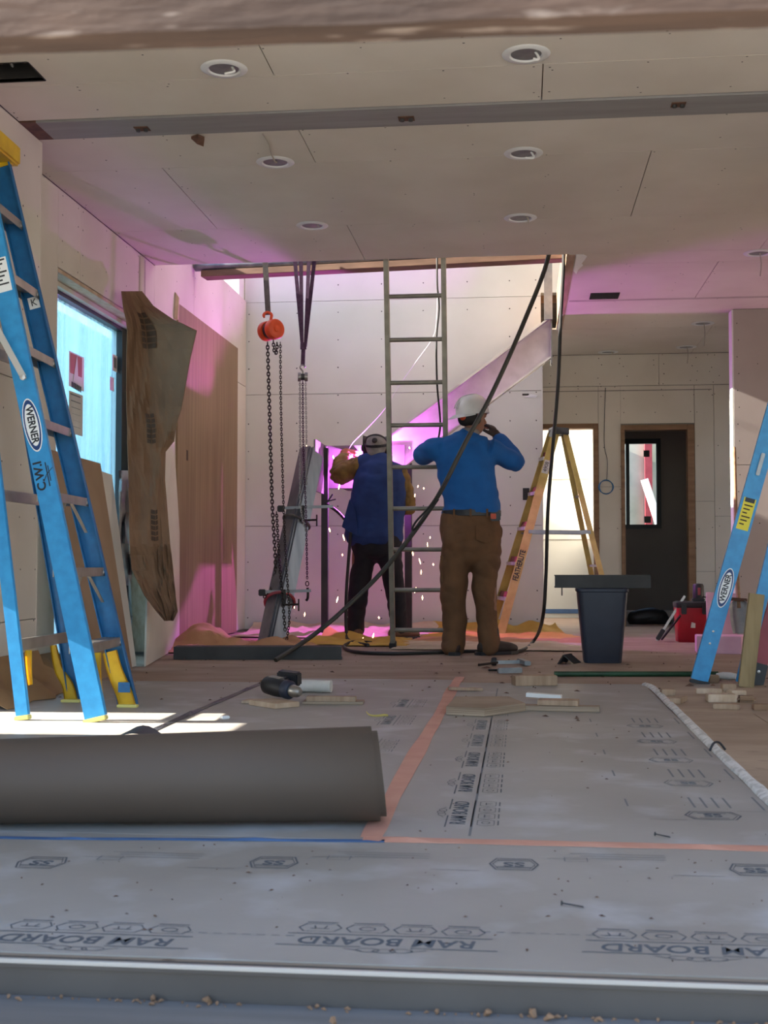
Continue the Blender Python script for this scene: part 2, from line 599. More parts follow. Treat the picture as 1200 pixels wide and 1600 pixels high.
# torn drywall paper at the corner of the hole
q = [(HX1 + 0.05, 8.545), (HX1 + 0.10, 8.55), (HX1 + 0.125, 8.6), (HX1 + 0.115, 8.7), (HX1 + 0.10, 8.8), (HX1 + 0.112, 8.86), (HX1 + 0.085, 8.98), (HX1 + 0.075, 9.12), (HX1 + 0.05, 9.02)]
MB().prism([(x, y, H - 0.004) for x, y in q], (0, 0, 0.003)).build('torn_paper', 'label_white', ceiling)
q = [(HX1 + 0.0, 10.55), (HX1 + 0.03, 10.6), (HX1 + 0.02, 10.8), (HX1 + 0.035, 10.95), (HX1 + 0.015, 11.1), (HX1 + 0.03, 11.3), (HX1 - 0.01, 11.3)]
MB().prism([(x, y, H - 0.006) for x, y in q], (0, 0, 0.003)).build('torn_paper', 'label_white', ceiling)
# taping bands on the ceiling, thinly smeared
MB().box((HX1 + 0.06, 10.055, H - 0.0012), (2.4, 10.115, H - 0.0002)).build('joint_tape', 'joint_mud', ceiling)

def screws(name, parent, pts, nrm, r=0.0052):
    m = MB()
    n = V(nrm)
    u = n.orthogonal().normalized()
    w = n.cross(u)
    for p in pts:
        p = V(p)
        k = len(m.v)
        for j in range(6):
            a = j * math.pi / 3
            m.v.append(p + (u * math.cos(a) + w * math.sin(a)) * r * random.uniform(0.7, 1.25) + n * 0.0012)
        m.f.append(tuple(range(k, k + 6)))
    return m.build(name, 'screw', parent, kind='stuff')
pts = []
for a, b, c, d in rows:
    if c > 12 or b < -2.6:
        continue
    x = a + 0.02
    while x < min(b, 2.2):
        for k in range(int((d - c) / 0.3) + 1):
            y = c + 0.02 + k * 0.3
            if random.random() < 0.75 and y < d:
                pts.append((x + random.uniform(-.012, .012), y + random.uniform(-.02, .02), H))
                if random.random() < 0.35:
                    pts.append((x + random.uniform(-.02, .02), y + 0.045, H))
        x += 0.405
pts = [p for p in pts if not any((p[0] - lx) ** 2 + (p[1] - ly) ** 2 < 0.012 for lx, ly in LIGHTS) and not any(x0 - .02 < p[0] < x1 + .02 and y0 - .02 < p[1] < y1 + .02 for x0, y0, x1, y1 in VENTS)]
screws('drywall_screws', ceiling, pts, (0, 0, -1))

# ---- steel beam flush with the ceiling
bm_ = stag(MB().box((-2.30, 5.67, H - 0.006), (4.3, 5.905, H + 0.02)).build('trim_1', 'beam_steel'), 'grey steel beam flange running flush across the ceiling', 'beam')
for px, py, w in ((222, 199, 0.07), (635, 183, 0.075), (1060, 161, 0.065)):
    p = atZ(px, py, H)
    sl = MB().box((p.x - w / 2, p.y - 0.03, H - 0.009), (p.x + w / 2, p.y + 0.03, H - 0.006)).build('bolt_plate', 'rust', bm_)
    for k in (-1, 1):
        MB().lathe([(0.011, -0.012), (0.011, 0), (0.0, 0)], (p.x + k * w * 0.27, p.y, H - 0.009), n=6).build('bolt', 'steel_dark', bm_)
stag(MB().box((-2.38, 5.665, H - 0.004), (-2.302, 5.91, H + 0.02)).build('trim_2', 'rust'), 'dark brown end plate of the ceiling beam at the left wall', 'plate')
p = atZ(308, 211, H)
tag(MB().prism([(p.x - .03, p.y, H - 0.006), (p.x + .01, p.y - .03, H - 0.006), (p.x + .035, p.y + .01, H - 0.006), (p.x + .02, p.y + .05, H - 0.03), (p.x - .01, p.y + .04, H - 0.02)], (0, 0, -0.012)).build('wood_splinter', 'rust'),
    'small dark torn lump sticking out below the grey ceiling beam', 'splinter')

# ---- recessed lights
LL = ['recessed light can nearest the camera on the left, white wire end hanging out',
      'recessed light can nearest the camera left of the right ladder, looped white wire',
      'recessed light can just behind the grey beam on the left, wire running up to beam',
      'recessed light can just behind the grey beam, centre right',
      'recessed light can near the stairwell edge, left of the metal ladder',
      'recessed light can near the stairwell edge, right of the metal ladder',
      'recessed light can at the right border in the pink lit ceiling',
      'recessed light can deep in the back ceiling with wire hanging straight down',
      'recessed light can above the open rear doorway with the window',
      'recessed light can farthest back close to the rear wall top']
for i, (lx, ly) in enumerate(LIGHTS):
    t = thing('recessed_light', LL[i], 'ceiling light', (lx, ly, H), 'recessed lights in the ceiling')
    MB().lathe([(0.066, 0.004), (0.098, 0.001), (0.101, -0.002), (0.096, -0.006), (0.070, -0.008), (0.064, -0.003), (0.062, 0.004)], (lx, ly, H), n=28).build('trim_ring', 'white_plastic', t, smooth=True)
    MB().lathe([(0.064, -0.002), (0.061, 0.05), (0.055, 0.11), (0.0, 0.115)], (lx, ly, H), n=24).build('can_housing', 'galv', t, smooth=True)
    m = MB()
    if i in (0, 1, 3, 5):
        m.tube(smoothpath([(lx, ly + .03, H + .09), (lx + .02, ly, H + .03), (lx + .045, ly - .02, H - .012), (lx + .05, ly - .035, H - .03 - .01 * (i % 2)), (lx + .01 + .02 * (i % 3), ly - .03, H - .035)]), 0.0055, 6)
    elif i == 2:
        m.tube(smoothpath([(lx, ly, H + .09), (lx + .01, ly - .02, H - .01), (lx + .012, ly - .15, H - .012), (lx + .03, ly - .32, H - .008), (lx + .025, ly - .44, H - .004)]), 0.004, 6)
    elif i in (6, 7, 8):
        m.tube(smoothpath([(lx, ly, H + .09), (lx + .01, ly, H), (lx + .018, ly + .005, H - .08), (lx + .01, ly, H - .16 - .04 * (i == 7))]), 0.004, 6)
    else:
        m.tube(smoothpath([(lx, ly, H + .09), (lx + .02, ly - .01, H + .02), (lx + .05, ly - .02, H - .02)]), 0.0045, 6)
    m.build('wire', 'white_plastic' if i in (0, 1, 3) else 'joint_mud', t, smooth=True)

# ---- ceiling vents
for i, (x0, y0, x1, y1) in enumerate(VENTS):
    t = thing('ceiling_vent', ['open dark duct cut-out in the ceiling at the upper left corner', 'dark slotted ceiling vent in the pink lit ceiling right of stairwell'][i], 'vent', ((x0 + x1) / 2, (y0 + y1) / 2, H), 'duct openings in the ceiling')
    m = MB()
    m.box((x0, y0, H + 0.2), (x1, y1, H + 0.21))
    for a in ((x0 - .004, y0, x0, y1), (x1, y0, x1 + .004, y1), (x0, y0 - .004, x1, y0), (x0, y1, x1, y1 + .004)):
        m.box((a[0], a[1], H - 0.003), (a[2], a[3], H + 0.21))
    m.build('duct_boot', 'duct_dark', t)
    if i == 0:
        for k in range(4):
            MB().tube(smoothpath([(x0 + .05 + .06 * k, y0 + .02, H + .12), (x0 + .1 + .05 * k, y0 + .1, H + .03 + .02 * (k % 2)), (x0 + .02 + .07 * k, y1 - .01, H + .1)]), 0.006 + 0.003 * (k % 2), 6).build('cable', 'rust' if k % 2 else 'galv', t, smooth=True)
    else:
        for k in range(5):
            yy = y0 + 0.02 + k * (y1 - y0 - .04) / 4
            MB().box((x0, yy - .004, H - 0.002), (x1, yy + .004, H + 0.012)).build('louver', 'steel_dark', t)

# ---- left wall, far part with the tall window
wl = MB()
wl.box((-2.78, 5.95, 0), (XL - 0.013, 6.69, 3.1))
wl.box((-2.78, 8.42, 0), (XL - 0.013, 11.62, 3.1))
wl.box((-2.78, 6.69, 2.285), (XL - 0.013, 8.42, 3.1))
wall_left = stag(wl.build('wall_left', 'core'), 'drywall left wall beside the tall taped window', 'wall')
for y0, y1, z0, z1 in ((5.952, 6.688, 0.02, 2.735), (6.692, 7.04, 2.29, 2.735), (7.044, 8.20, 2.29, 2.735), (8.204, 8.538, 2.29, 2.735),
                       (8.424, 9.6, 0.02, 2.284), (9.604, 11.49, 0.02, 2.284), (8.542, 9.60, 2.29, 3.10), (9.604, 11.49, 2.29, 3.10)):
    MB().box((XL - 0.0125, y0, z0), (XL, y1, z1)).build('drywall_sheet', 'drywall', wall_left)
for y0, y1 in ((8.17, 8.20), (8.29, 8.32)):
    MB().box((XL, y0, 2.30), (XL + 0.0015, y1, 2.72)).build('joint_tape', 'joint_mud', wall_left)
pts = [(XL, 6.0 + .02 * (k % 2) + c, .3 * k + .2) for k in range(8) for c in (0, .35)] + [(XL, y, z) for y in (6.75, 7.0, 7.08, 7.5, 7.9, 8.15) for z in (2.33, 2.45, 2.6, 2.71)] + [(XL, y, z) for y in (8.7, 9.1, 9.57, 9.64, 10.2, 10.8, 11.3) for z in (2.75, 2.9, 3.05)]
screws('drywall_screws', wall_left, pts, (1, 0, 0))
# near part, a little proud of the far part, two unseen low gaps added for sun streaks
wn_ = MB()
for y0, y1, z0, z1 in ((1.15, 2.50, 0, H), (2.50, 2.72, 0.42, H), (2.72, 4.40, 0, H), (4.40, 5.08, 0.70, H), (5.08, 5.95, 0, H)):  # outer end extended unseen past the threshold to shade the front floor
    wn_.box((-2.60, y0, z0), (XN - 0.013, y1, z1 + 0.31))
wall_near = stag(wn_.build('wall_left_near', 'core'), 'drywall left wall next to the blue stepladder', 'wall')
for y0, y1, z0, z1 in ((5.14, 5.95, 0.16, 0.355), (5.14, 5.95, 0.36, 1.50), (5.14, 5.95, 1.505, 2.735), (2.73, 5.136, 0.71, 2.735)):
    MB().box((XN - 0.0125, y0, z0), (XN, y1, z1)).build('drywall_sheet', 'drywall', wall_near)
MB().box((XN - 0.02, 5.938, 0.0), (XN + 0.001, 5.953, 2.735)).build('corner_bead', 'drywall', wall_near)
MB().box((XN, 5.14, 0.135), (XN + 0.002, 5.95, 0.175)).build('masking_tape', 'tape_blue', wall_near)
screws('drywall_screws', wall_near, [(XN, y + .01 * (k % 3), .25 * k + .1) for k in range(11) for y in (5.5, 5.72, 5.9)], (1, 0, 0))
# brown paper skirting bunched at the wall base
rowsP = []
for i in range(14):
    y = 5.14 + i * 0.115
    xb = XN if y < 5.95 else XL
    w = 0.05 * math.sin(i * 1.9) + 0.03 * math.sin(i * 3.7)
    rowsP.append([(xb + 0.012, y, 0.20 if y < 5.95 else 0.14), (xb + 0.03 + w * .2, y, 0.13), (xb + 0.08 + w * .4, y, 0.075 + w * .5), (xb + 0.14 + w * .5, y, 0.035 + abs(w) * .4), (xb + 0.20 + w * .5, y, 0.006)])
tag(MB().sheet(rowsP, 0.003, (0, 0, 1)).build('paper_sheet', 'brown_paper', smooth=True), 'crumpled brown masking paper bunched along the left wall base behind the ladder', 'paper')

# ---- window 1
w1 = struct('window_1', (-2.72, 7.555, 0), 'tall black framed window covered with blue film and stickers', 'window')
for y0, y1, z0, z1 in ((6.69, 6.78, 0, 2.285), (8.21, 8.42, 0, 2.285), (6.78, 8.21, 2.21, 2.285), (6.78, 8.21, 0, 0.1)):
    MB().box((-2.775, y0 + .001, z0 + .001), (-2.70, y1 - .001, z1 - .001)).build('frame_bar', 'window_black', w1)
MB().box((-2.745, 6.78, 0.1), (-2.74, 8.21, 2.21)).build('glass_pane', 'window_film', w1)
MB().box((-2.699, 6.693, 2.262), (XL, 8.418, 2.2835)).build('head_jamb', 'pine_pale', w1)
MB().box((-2.699, 8.40, 0.02), (XL, 8.418, 2.262)).build('side_jamb', 'pine_pale', w1)
MB().box((-2.699, 6.693, 2.235), (-2.66, 8.40, 2.2615)).build('head_stop', 'drywall', w1)
def sticker(m, name, px0, py0, px1, py1, X=-2.733):
    a, b = atX(px0, py0, X), atX(px1, py1, X)
    return MB().box((X - 0.001, min(a.y, b.y), min(a.z, b.z)), (X, max(a.y, b.y), max(a.z, b.z))).build(name, m, w1)
sticker('label_white', 'window_label', 108, 548, 131, 612)
sticker('label_orange', 'window_label', 110, 551, 128, 590, -2.7315)
s = atX(120, 570, -2.730)
MB().prism([(-2.730, s.y - .06, s.z - .11), (-2.730, s.y + .03, s.z - .11), (-2.730, s.y + .005, s.z + .07)], (0.0006, 0, 0)).build('window_label', 'label_white', w1)
for k in range(6):
    sticker('print', 'print_line', 112 + 2.6 * k, 596 + 1.5 * k, 114 + 2.6 * k, 606 + 1.5 * k, -2.7305)
sticker('paper', 'window_label', 108, 610, 129, 682)
for k in range(6):
    sticker('print_light', 'print_line', 110 + 1 * k, 616 + 10 * k, 126, 620 + 10 * k, -2.7315)
sticker('paper', 'window_label', 176, 553, 183, 582)
sticker('print_light', 'print_line', 178, 558, 182, 576, -2.7315)
sticker('paper', 'window_label', 172, 588, 178, 612)
# the neighbour outside, wrapped in pale blue building wrap
nb = stag(MB().box((-7.6, 6.0, -0.2), (-7.4, 30.0, 4.7)).build('wall_neighbour', 'housewrap'), 'pale blue wrapped wall outside the left window', 'wall')
for z in (0.7, 1.35, 2.0):
    MB().box((-7.4, 6.0, z), (-7.37, 30.0, z + 0.07)).build('batten', 'label_white', nb)
for y in (13.4, 15.3, 17.2, 19.4, 21.6):
    MB().box((-7.4, y, -0.1), (-7.36, y + 0.09, 2.6)).build('batten', 'label_white', nb)

# ---- stair wall
ws = MB().box((-2.78, HY1 + 0.0125, 0), (0.185, HY1 + 0.12, 5.2)).build('wall_back', 'core')
stag(ws, 'tall pale drywall wall of the stairwell', 'wall')
for z0, z1 in ((0.015, 0.974), (0.979, 2.212), (2.217, 3.088), (3.092, 5.19)):
    MB().box((-2.59, HY1, z0), (0.186, HY1 + 0.0125, z1)).build('drywall_sheet', 'drywall_stair', ws)
MB().box((0.1865, HY1, 0.015), (0.199, HY1 + 0.12, 2.735)).build('drywall_sheet', 'drywall_stair', ws)
pn = atY(822, 772, HY1)
MB().box((pn.x - .03, HY1 - .004, pn.z - .055), (pn.x + .03, HY1 - .001, pn.z + .055)).build('outlet_box', 'black_plastic', ws)
pn = atY(828, 617, HY1)
MB().box((pn.x - .07, HY1 - .002, pn.z - .005), (pn.x - .01, HY1 - .0005, pn.z + .012)).build('notch', 'screw', ws)
MB().prism([(pn.x - .06, HY1 - .002, pn.z - .02), (pn.x + .05, HY1 - .002, pn.z - .03), (pn.x + .07, HY1 - .004, pn.z - .005), (pn.x + .01, HY1 - .002, pn.z + .005)], (0, -.003, 0)).build('torn_paper', 'label_white', ws)
pts = [(x + .01 * (i % 2), HY1, z) for i, x in enumerate((-2.55, -2.1, -1.7, -1.3, -0.9, -0.5, -0.1, 0.13)) for z in [.12 + .26 * k for k in range(14)] if random.random() < .8]
screws('drywall_screws', ws, pts, (0, -1, 0), 0.0065)

# ---- upper storey round the stairwell: open to the sky on the left, roofed
us = MB()
us.box((-2.78, 8.20, 3.12), (1.3, 8.30, 5.2))
us.box((1.2, 8.30, 3.12), (1.3, 11.62, 5.2))
us.box((0.185, HY1, 3.12), (1.3, HY1 + 0.12, 5.2))
us.box((-2.78, 8.30, 3.1), (-2.6, 8.55, 5.2))
us.box((-2.78, 11.30, 3.1), (-2.6, 11.50, 5.2))
us.box((-2.78, 8.30, 5.05), (-2.6, 11.5, 5.2))
stag(us.build('wall_upper', 'drywall_stair'), 'upper storey walls around the stairwell', 'wall')
rf = MB()  # opening over the stairwell added to brighten the back wall
for a_, b_ in (((-3.0, 1.9), (4.5, 9.0)), ((-3.0, 11.0), (4.5, 12.84)), ((0.83, 12.84), (4.5, 15.8)), ((-3.0, 9.0), (-2.3, 11.0)), ((-0.7, 9.0), (4.5, 11.0))):  # roof and slab left off over the left back room to brighten it
    rf.box((a_[0], a_[1], 5.2), (b_[0], b_[1], 5.4))
stag(rf.build('roof', 'drywall_stair'), 'flat roof with an opening added over the stairwell for more sky light', 'roof')
ue = MB()
ue.box((-2.78, 1.95, 3.12), (-2.6, 8.2, 5.2))
ue.box((-2.78, 1.95, 3.12), (4.3, 2.05, 5.2))
ue.box((4.2, 2.05, 3.12), (4.3, 15.6, 5.2))
ue.box((-2.78, 15.5, 3.12), (4.3, 15.6, 5.2))
stag(ue.build('wall_upper_outer', 'ext_white'), 'outer walls of the upper storey', 'wall')

# ---- rear wall with two rough door openings
YF = 12.72
wf = MB()
DO = [(0.19, 0.735, 1.99), (1.03, 1.665, 1.97)]
for x0, x1, z0, z1 in ((0.185, 0.19, 0, 3.05), (0.745, 1.02, 0, 3.05), (1.675, 4.3, 0, 3.05), (0.19, 0.745, 2.0, 3.05), (1.02, 1.675, 1.98, 3.05)):
    wf.box((x0, YF + .0125, z0), (x1, YF + .11, z1))
wall_far = stag(wf.build('wall_far', 'core'), 'rear drywall wall with two door openings', 'wall')
for x0, x1, z0, z1 in ((0.19, 1.38, 2.42, 2.735), (1.384, 4.3, 2.42, 2.735), (0.19, 0.775, 2.035, 2.414), (0.779, 0.998, 1.40, 2.414), (0.779, 0.998, 0.5, 1.396), (0.779, 0.998, 0.015, 0.496),
                       (1.0, 1.725, 2.035, 2.414), (1.73, 1.915, 1.25, 2.414), (1.73, 1.915, 0.55, 1.246), (1.73, 1.915, 0.015, 0.546), (1.919, 4.3, 1.10, 2.414), (1.919, 4.3, 0.015, 1.096)):
    MB().box((x0, YF, z0), (x1, YF + .0125, z1)).build('drywall_sheet', 'drywall', wall_far)
MB().box((0.19, YF - .0012, 2.365), (1.90, YF, 2.375)).build('joint_tape', 'core', wall_far)
pts = [(x, YF, z) for x in (.3, .55, .8, .97, 1.05, 1.35, 1.41, 1.7, 1.76, 1.89, 1.95) for z in (2.44, 2.53, 2.62, 2.7, 2.39, 2.3, 2.15)] + [(x, YF, .2 + .2 * k) for x in (.8, .98, 1.75, 1.9, 1.94) for k in range(9)]
pts = [(p_[0] + random.uniform(-.03, .03), p_[1], p_[2] + random.uniform(-.03, .03)) for p_ in pts if random.random() < .6]
screws('drywall_screws', wall_far, pts, (0, -1, 0))
for i, (x0, x1, z) in enumerate(DO):
    d = struct('door_%d' % (i + 1), ((x0 + x1) / 2, YF, 0), ['rough door opening with timber jambs beside the yellow ladder', 'rough door opening with timber jambs showing a black window'][i], 'door opening')
    a = 0.0 if i == 0 else 0.03
    if i == 1:
        MB().box((x0 - .03, YF - .012, 0.0), (x0 + .008, YF + .125, z + .05)).build('jamb', 'lumber', d, bevel=.002)
    MB().box((x1 - .008, YF - .012, 0.0), (x1 + (.04 if i == 0 else .06), YF + .125, z + .05)).build('jamb', 'lumber', d, bevel=.002)
    MB().box((x0 + .009, YF - .012, z), (x1 - .009, YF + .125, z + .05)).build('head_jamb', 'lumber', d, bevel=.002)

# rooms behind the rear wall
wr = MB()
wr.box((0.83, YF + .12, 0), (0.93, 15.5, 3.05))
stag(wr.build('wall_partition', 'drywall'), 'partition between the two back rooms', 'wall')
w1b = stag(MB().box((-1.6, 14.6, 0), (0.83, 14.7, 3.05)).build('wall_room_bright', 'drywall_stair'), 'bright drywall seen through the left door opening', 'wall')
MB().box((-1.5, 14.592, 0.90), (0.82, 14.5995, 0.906)).build('seam', 'core', w1b)
MB().box((-1.5, 14.592, 1.60), (0.82, 14.5995, 1.606)).build('seam', 'core', w1b)
MB().box((-1.5, 14.592, 0.05), (0.82, 14.5995, 0.10)).build('masking_tape', 'tape_blue', w1b)
stag(MB().box((-2.78, HY1 + .12, 0), (-2.6, 12.6, 3.05)).build('wall_room_side', 'core'), 'outer side wall behind the stairwell', 'wall')
YR = 15.3
wa, wb = atY(975, 686, YR), atY(1033, 826, YR)
w2 = MB()
w2.box((0.93, YR, 0), (wa.x - .25, YR + .1, 3.05))
w2.box((wb.x, YR, 0), (4.3, YR + .1, 3.05))
w2.box((wa.x - .25, YR, wa.z), (wb.x, YR + .1, 3.05))
w2.box((wa.x - .25, YR, 0), (wb.x, YR + .1, wb.z))
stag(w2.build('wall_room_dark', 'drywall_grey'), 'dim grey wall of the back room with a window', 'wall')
wd = struct('window_2', ((wa.x + wb.x) / 2, YR, wb.z), 'small black framed window in the dim back room', 'window')
x0 = wa.x - .25
for a in ((x0, x0 + .04, wb.z, wa.z), (wb.x - .05, wb.x, wb.z, wa.z), (x0 + .04, wb.x - .05, wa.z - .06, wa.z), (x0 + .04, wb.x - .05, wb.z, wb.z + .05), (wa.x + .02, wa.x + .06, wb.z + .05, wa.z - .06)):
    MB().box((a[0], YR - .02, a[2]), (a[1], YR + .04, a[3])).build('frame_bar', 'window_black', wd)
MB().box((wb.x - .20, YR - .004, wa.z - .22), (wb.x - .13, YR + .0, wa.z - .14)).build('window_label', 'print_light', wd)
MB().box((wb.x - .20, YR - .004, wb.z + .07), (wb.x - .12, YR + .0, wb.z + .15)).build('window_label', 'print_light', wd)
# backdrop standing in for trees beyond that window, raised to hide bright sky
nb2 = stag(MB().box((-3.0, 21, -0.2), (8.5, 21.2, 4.2)).build('wall_garden', 'garden'), 'greenish backdrop wall standing in for trees outside the back room window', 'wall')
MB().box((2.03, 20.9, -0.2), (2.15, 20.99, 3.0)).build('post', 'red_fg', nb2)
MB().beam((2.0, 20.7, 2.0), (2.5, 20.7, 0.4), (0, 1, 0), .05, .12).build('post', 'label_white', nb2)
MB().box((1.2, 20.95, -0.2), (1.55, 20.99, 2.6)).build('post', 'red_fg', nb2)

# ---- right pier and outer right wall
wp = MB().box((1.757, 10.5625, 0), (4.3, 10.70, 3.05)).build('wall_right_pier', 'core')
stag(wp, 'grey drywall pier at the right edge', 'wall')
MB().box((1.744, 10.551, 0.012), (1.7565, 10.70, 2.736)).build('drywall_sheet', 'drywall_stair', wp)
for x0, x1, z0, z1 in ((1.7575, 2.95, 0.015, 1.44), (1.7575, 2.95, 1.445, 2.735), (2.954, 4.3, 0.015, 2.735)):
    MB().box((x0, 10.55, z0), (x1, 10.562, z1)).build('drywall_sheet', 'drywall_grey', wp)  # greyer than the arc-lit side sheet: shade put into the colour
screws('drywall_screws', wp, [(1.785 + .012 * (k % 2), 10.55, .1 + .14 * k) for k in range(19)] + [(1.95 + .3 * (k % 2), 10.55, .3 + .33 * k) for k in range(8)], (0, -1, 0))
wr_ = MB()
for y0, y1, z0, z1 in ((1.95, 10.95, 0, 3.05), (12.45, 15.6, 0, 3.05), (10.95, 12.45, 0, .4), (10.95, 12.45, 2.4, 3.05)):  # unseen opening behind the pier, added for sky light in the back corridor
    wr_.box((4.3, y0, z0), (4.4, y1, z1))
stag(wr_.build('wall_right', 'drywall'), 'right outer wall of the room', 'wall')

# ---- door track at the threshold
th = struct('trim_3', (0.4, 1.9, -0.1), 'grey metal sliding door track at the threshold', 'door track')
MB().box((-2.4, 1.945, -0.15), (4.3, 1.963, -0.002)).build('track_rail', 'sill_dark', th, bevel=.001)
MB().box((-2.4, 1.936, -0.006), (4.3, 1.9445, 0.001)).build('track_lip', 'alu_white', th, bevel=.001)
MB().box((-2.4, 1.938, -0.012), (4.3, 1.9445, -0.0065)).build('track_lip', 'sill_dark', th)
MB().box((-2.4, 1.80, -0.15), (4.3, 1.9445, -0.058)).build('track_ledge', 'sill_grey', th, bevel=.001)
MB().box((-2.4, 1.775, -0.15), (4.3, 1.799, -0.068)).build('track_groove', 'sill_dark', th)
MB().box((-2.4, 1.766, -0.15), (4.3, 1.774, -0.054)).build('track_rail', 'sill_dark', th, bevel=.001)
MB().box((-2.4, 1.55, -0.15), (4.3, 1.7655, -0.064)).build('track_ledge', 'sill_grey', th, bevel=.001)
m = MB()
for k in range(150):
    x = random.uniform(-1.1, 0.8)
    y = 1.937 - abs(random.gauss(0, 0.008))
    s = random.uniform(.0015, .006) * (2.0 if random.random() < .12 else 1)
    z = -0.058
    if k > 130:
        y = random.uniform(1.60, 1.92); z = -0.058 if y > 1.80 else (-.064 if y < 1.765 else -.06)
    a = random.uniform(0, 6.3)
    d = V((math.cos(a), math.sin(a) * .5, random.uniform(-.1, .5)))
    m.tube([V((x, y, z + s * .4)) - d * s, V((x, y, z + s * .8)), V((x, y, z + s * .5)) + d * s], [s * .3, s * .55, s * .2], 5)
tag(m.build('wood_chips', 'lumber', smooth=False), 'tiny brown wood shavings scattered along the door track groove', 'shavings', kind='stuff')

# ---- rough plank overhead, right in front of the camera
pk = thing('scaffold_plank', 'rough brown paint-splattered plank across the top of the view', 'plank', (0, 1.0, -0.16))
a, b = atY(0, 86, 1.036), atY(1200, 43, 1.036)
a.y -= .036; b.y -= .036
d = (b - a)
p0, p1 = a - d * 1.1, b + d * 1.1
seg = 60
rowsK = []
for i in range(seg + 1):
    p = p0.lerp(p1, i / seg)
    w = 0.0016 * noise.noise(V((i * .35, 0, 0))) + .001 * noise.noise(V((i * 1.3, 5, 0)))
    rowsK.append([p + V((0, 0, w)), p + V((0, 0.036, w)), p + V((0, .038, .14)), p + V((0, 0, .14)), p + V((0, 0, w))])
MB().sheet(rowsK).add([rowsK[0][j] for j in range(4)], [(0, 1, 2, 3)]).add([rowsK[-1][j] for j in range(4)], [(3, 2, 1, 0)]).build('board', 'plank', pk)
for p in (p0, p1):
    MB().box((p.x - .05, 1.037, -0.16), (p.x + .05, 1.09, p.z + .12)).build('support_post', 'lumber', pk)
# ================================================================== floor protection
BZ = 0.003
def board(name, label, x0, x1, y0, y1, z=BZ):
    m = MB()
    nx, ny = 12, 12
    rws = [[(x0 + (x1 - x0) * i / nx, y0 + (y1 - y0) * j / ny, 0.0006) for i in range(nx + 1)] for j in range(ny + 1)]
    m.sheet(rws, z - 0.0006, (0, 0, 1))
    return tag(m.build(name, 'ramboard'), label, 'floor board', 'floor protection boards')
bf = board('floor_protection_board', 'grey printed floor protection board lying along the threshold', -2.36, 2.6, 1.966, 2.838)
bmid = board('floor_protection_board', 'printed floor protection board between the orange tape and white foam strip', -0.342, 0.628, 2.842, 6.6)
bl = board('floor_protection_board', 'floor protection board left of the orange tape under the drill', -1.372, -0.347, 2.842, 6.75)
bll = board('floor_protection_board', 'floor protection board under the feet of the left blue stepladder', -2.36, -1.377, 2.842, 6.5)

def flat(name, m, parent, poly, z=BZ + 0.0002, h=0.0004):
    return MB().prism([(x, y, z) for x, y in poly], (0, 0, h)).build(name, m, parent)
def ring_poly(pts, w):
    """closed outline ribbon as quads"""
    c = V((sum(p[0] for p in pts) / len(pts), sum(p[1] for p in pts) / len(pts)))
    inn = [V(p) + (c - V(p)).normalized() * w for p in pts]
    return [V(p) for p in pts], inn
def outline(mb, M, pts, w, z=0.0):
    out, inn = ring_poly(pts, w)
    n = len(pts)
    k = len(mb.v)
    for p in out: mb.v.append(M @ V((p[0], p[1], z)))
    for p in inn: mb.v.append(M @ V((p[0], p[1], z)))
    for i in range(n):
        j = (i + 1) % n
        mb.f.append((k + i, k + j, k + n + j, k + n + i))
def line(mb, M, x0, y0, x1, y1, w):
    d = V((x1 - x0, y1 - y0)).normalized()
    nn = V((-d.y, d.x)) * w / 2
    mb.add([M @ V((x0 + nn.x, y0 + nn.y, 0)), M @ V((x0 - nn.x, y0 - nn.y, 0)), M @ V((x1 - nn.x, y1 - nn.y, 0)), M @ V((x1 + nn.x, y1 + nn.y, 0))], [(0, 1, 2, 3)])
HEX = [(-.5, 0), (-.36, .5), (.36, .5), (.5, 0), (.36, -.5), (-.36, -.5)]
def ramprint(M, parent, s=1.0, mt='print', full=True):
    """the maker's print: lettering between two rules, four hexagon badges below, a scroll mark above"""
    R = M @ Matrix.Scale(s, 4)
    text('RAM BOARD', 0.062, R, mt, 'lettering', parent, extrude=0.0002, offset=0.0008, shear=0.12, sx=.92)
    m = MB()
    line(m, R, -.2, .034, -.045, .034, .004); line(m, R, .045, .034, .2, .034, .004)
    line(m, R, -.19, -.036, .19, -.036, .004)
    for k in range(4):
        B = R @ Matrix.Translation((-.135 + .09 * k, -.075, 0))
        outline(m, B, [(x * .084, y * .048) for x, y in HEX], .003)
        if k % 2 == 0:
            outline(m, B, [(.017 * math.cos(t * .9), .013 * math.sin(t * .9)) for t in range(7)], .003)
        else:
            line(m, B, -.018, .006, .018, .006, .003); line(m, B, -.008, .006, -.012, -.012, .003); line(m, B, .008, .006, .012, -.012, .003)
        line(m, B, -.03, -.034, .03, -.034, .004)
    for k in range(-1, 2):
        B = R @ Matrix.Translation((.03 * k, .052 + .004 * (k == 0), 0))
        outline(m, B, [(.022 * math.cos(t * .63), .012 * math.sin(t * .63)) for t in range(10)], .0025)
    line(m, R, -.075, .045, -.04, .058, .002); line(m, R, .075, .045, .04, .058, .002)
    return m.build('badge_print', mt, parent)
def esprint(M, parent, mt='print', elong=1.0):
    m = MB()
    R = M @ Matrix.Scale(elong, 4, V((1, 0, 0)))
    outline(m, R, [(x * .105, y * .10) for x, y in HEX], .004)
    outline(m, R, [(x * .09, y * .082) for x, y in HEX], .002)
    line(m, M, -.035, .026, .035, .026, .005); line(m, M, -.035, -.03, .035, -.03, .004)
    line(m, M, -.16, -.06, -.07, -.06, .002); line(m, M, .07, .062, .17, .062, .002)
    o = m.build('badge_print', mt, parent)
    text('SS', 0.05, M, mt, 'lettering', parent, extrude=0.0002, offset=.0012)
    return o
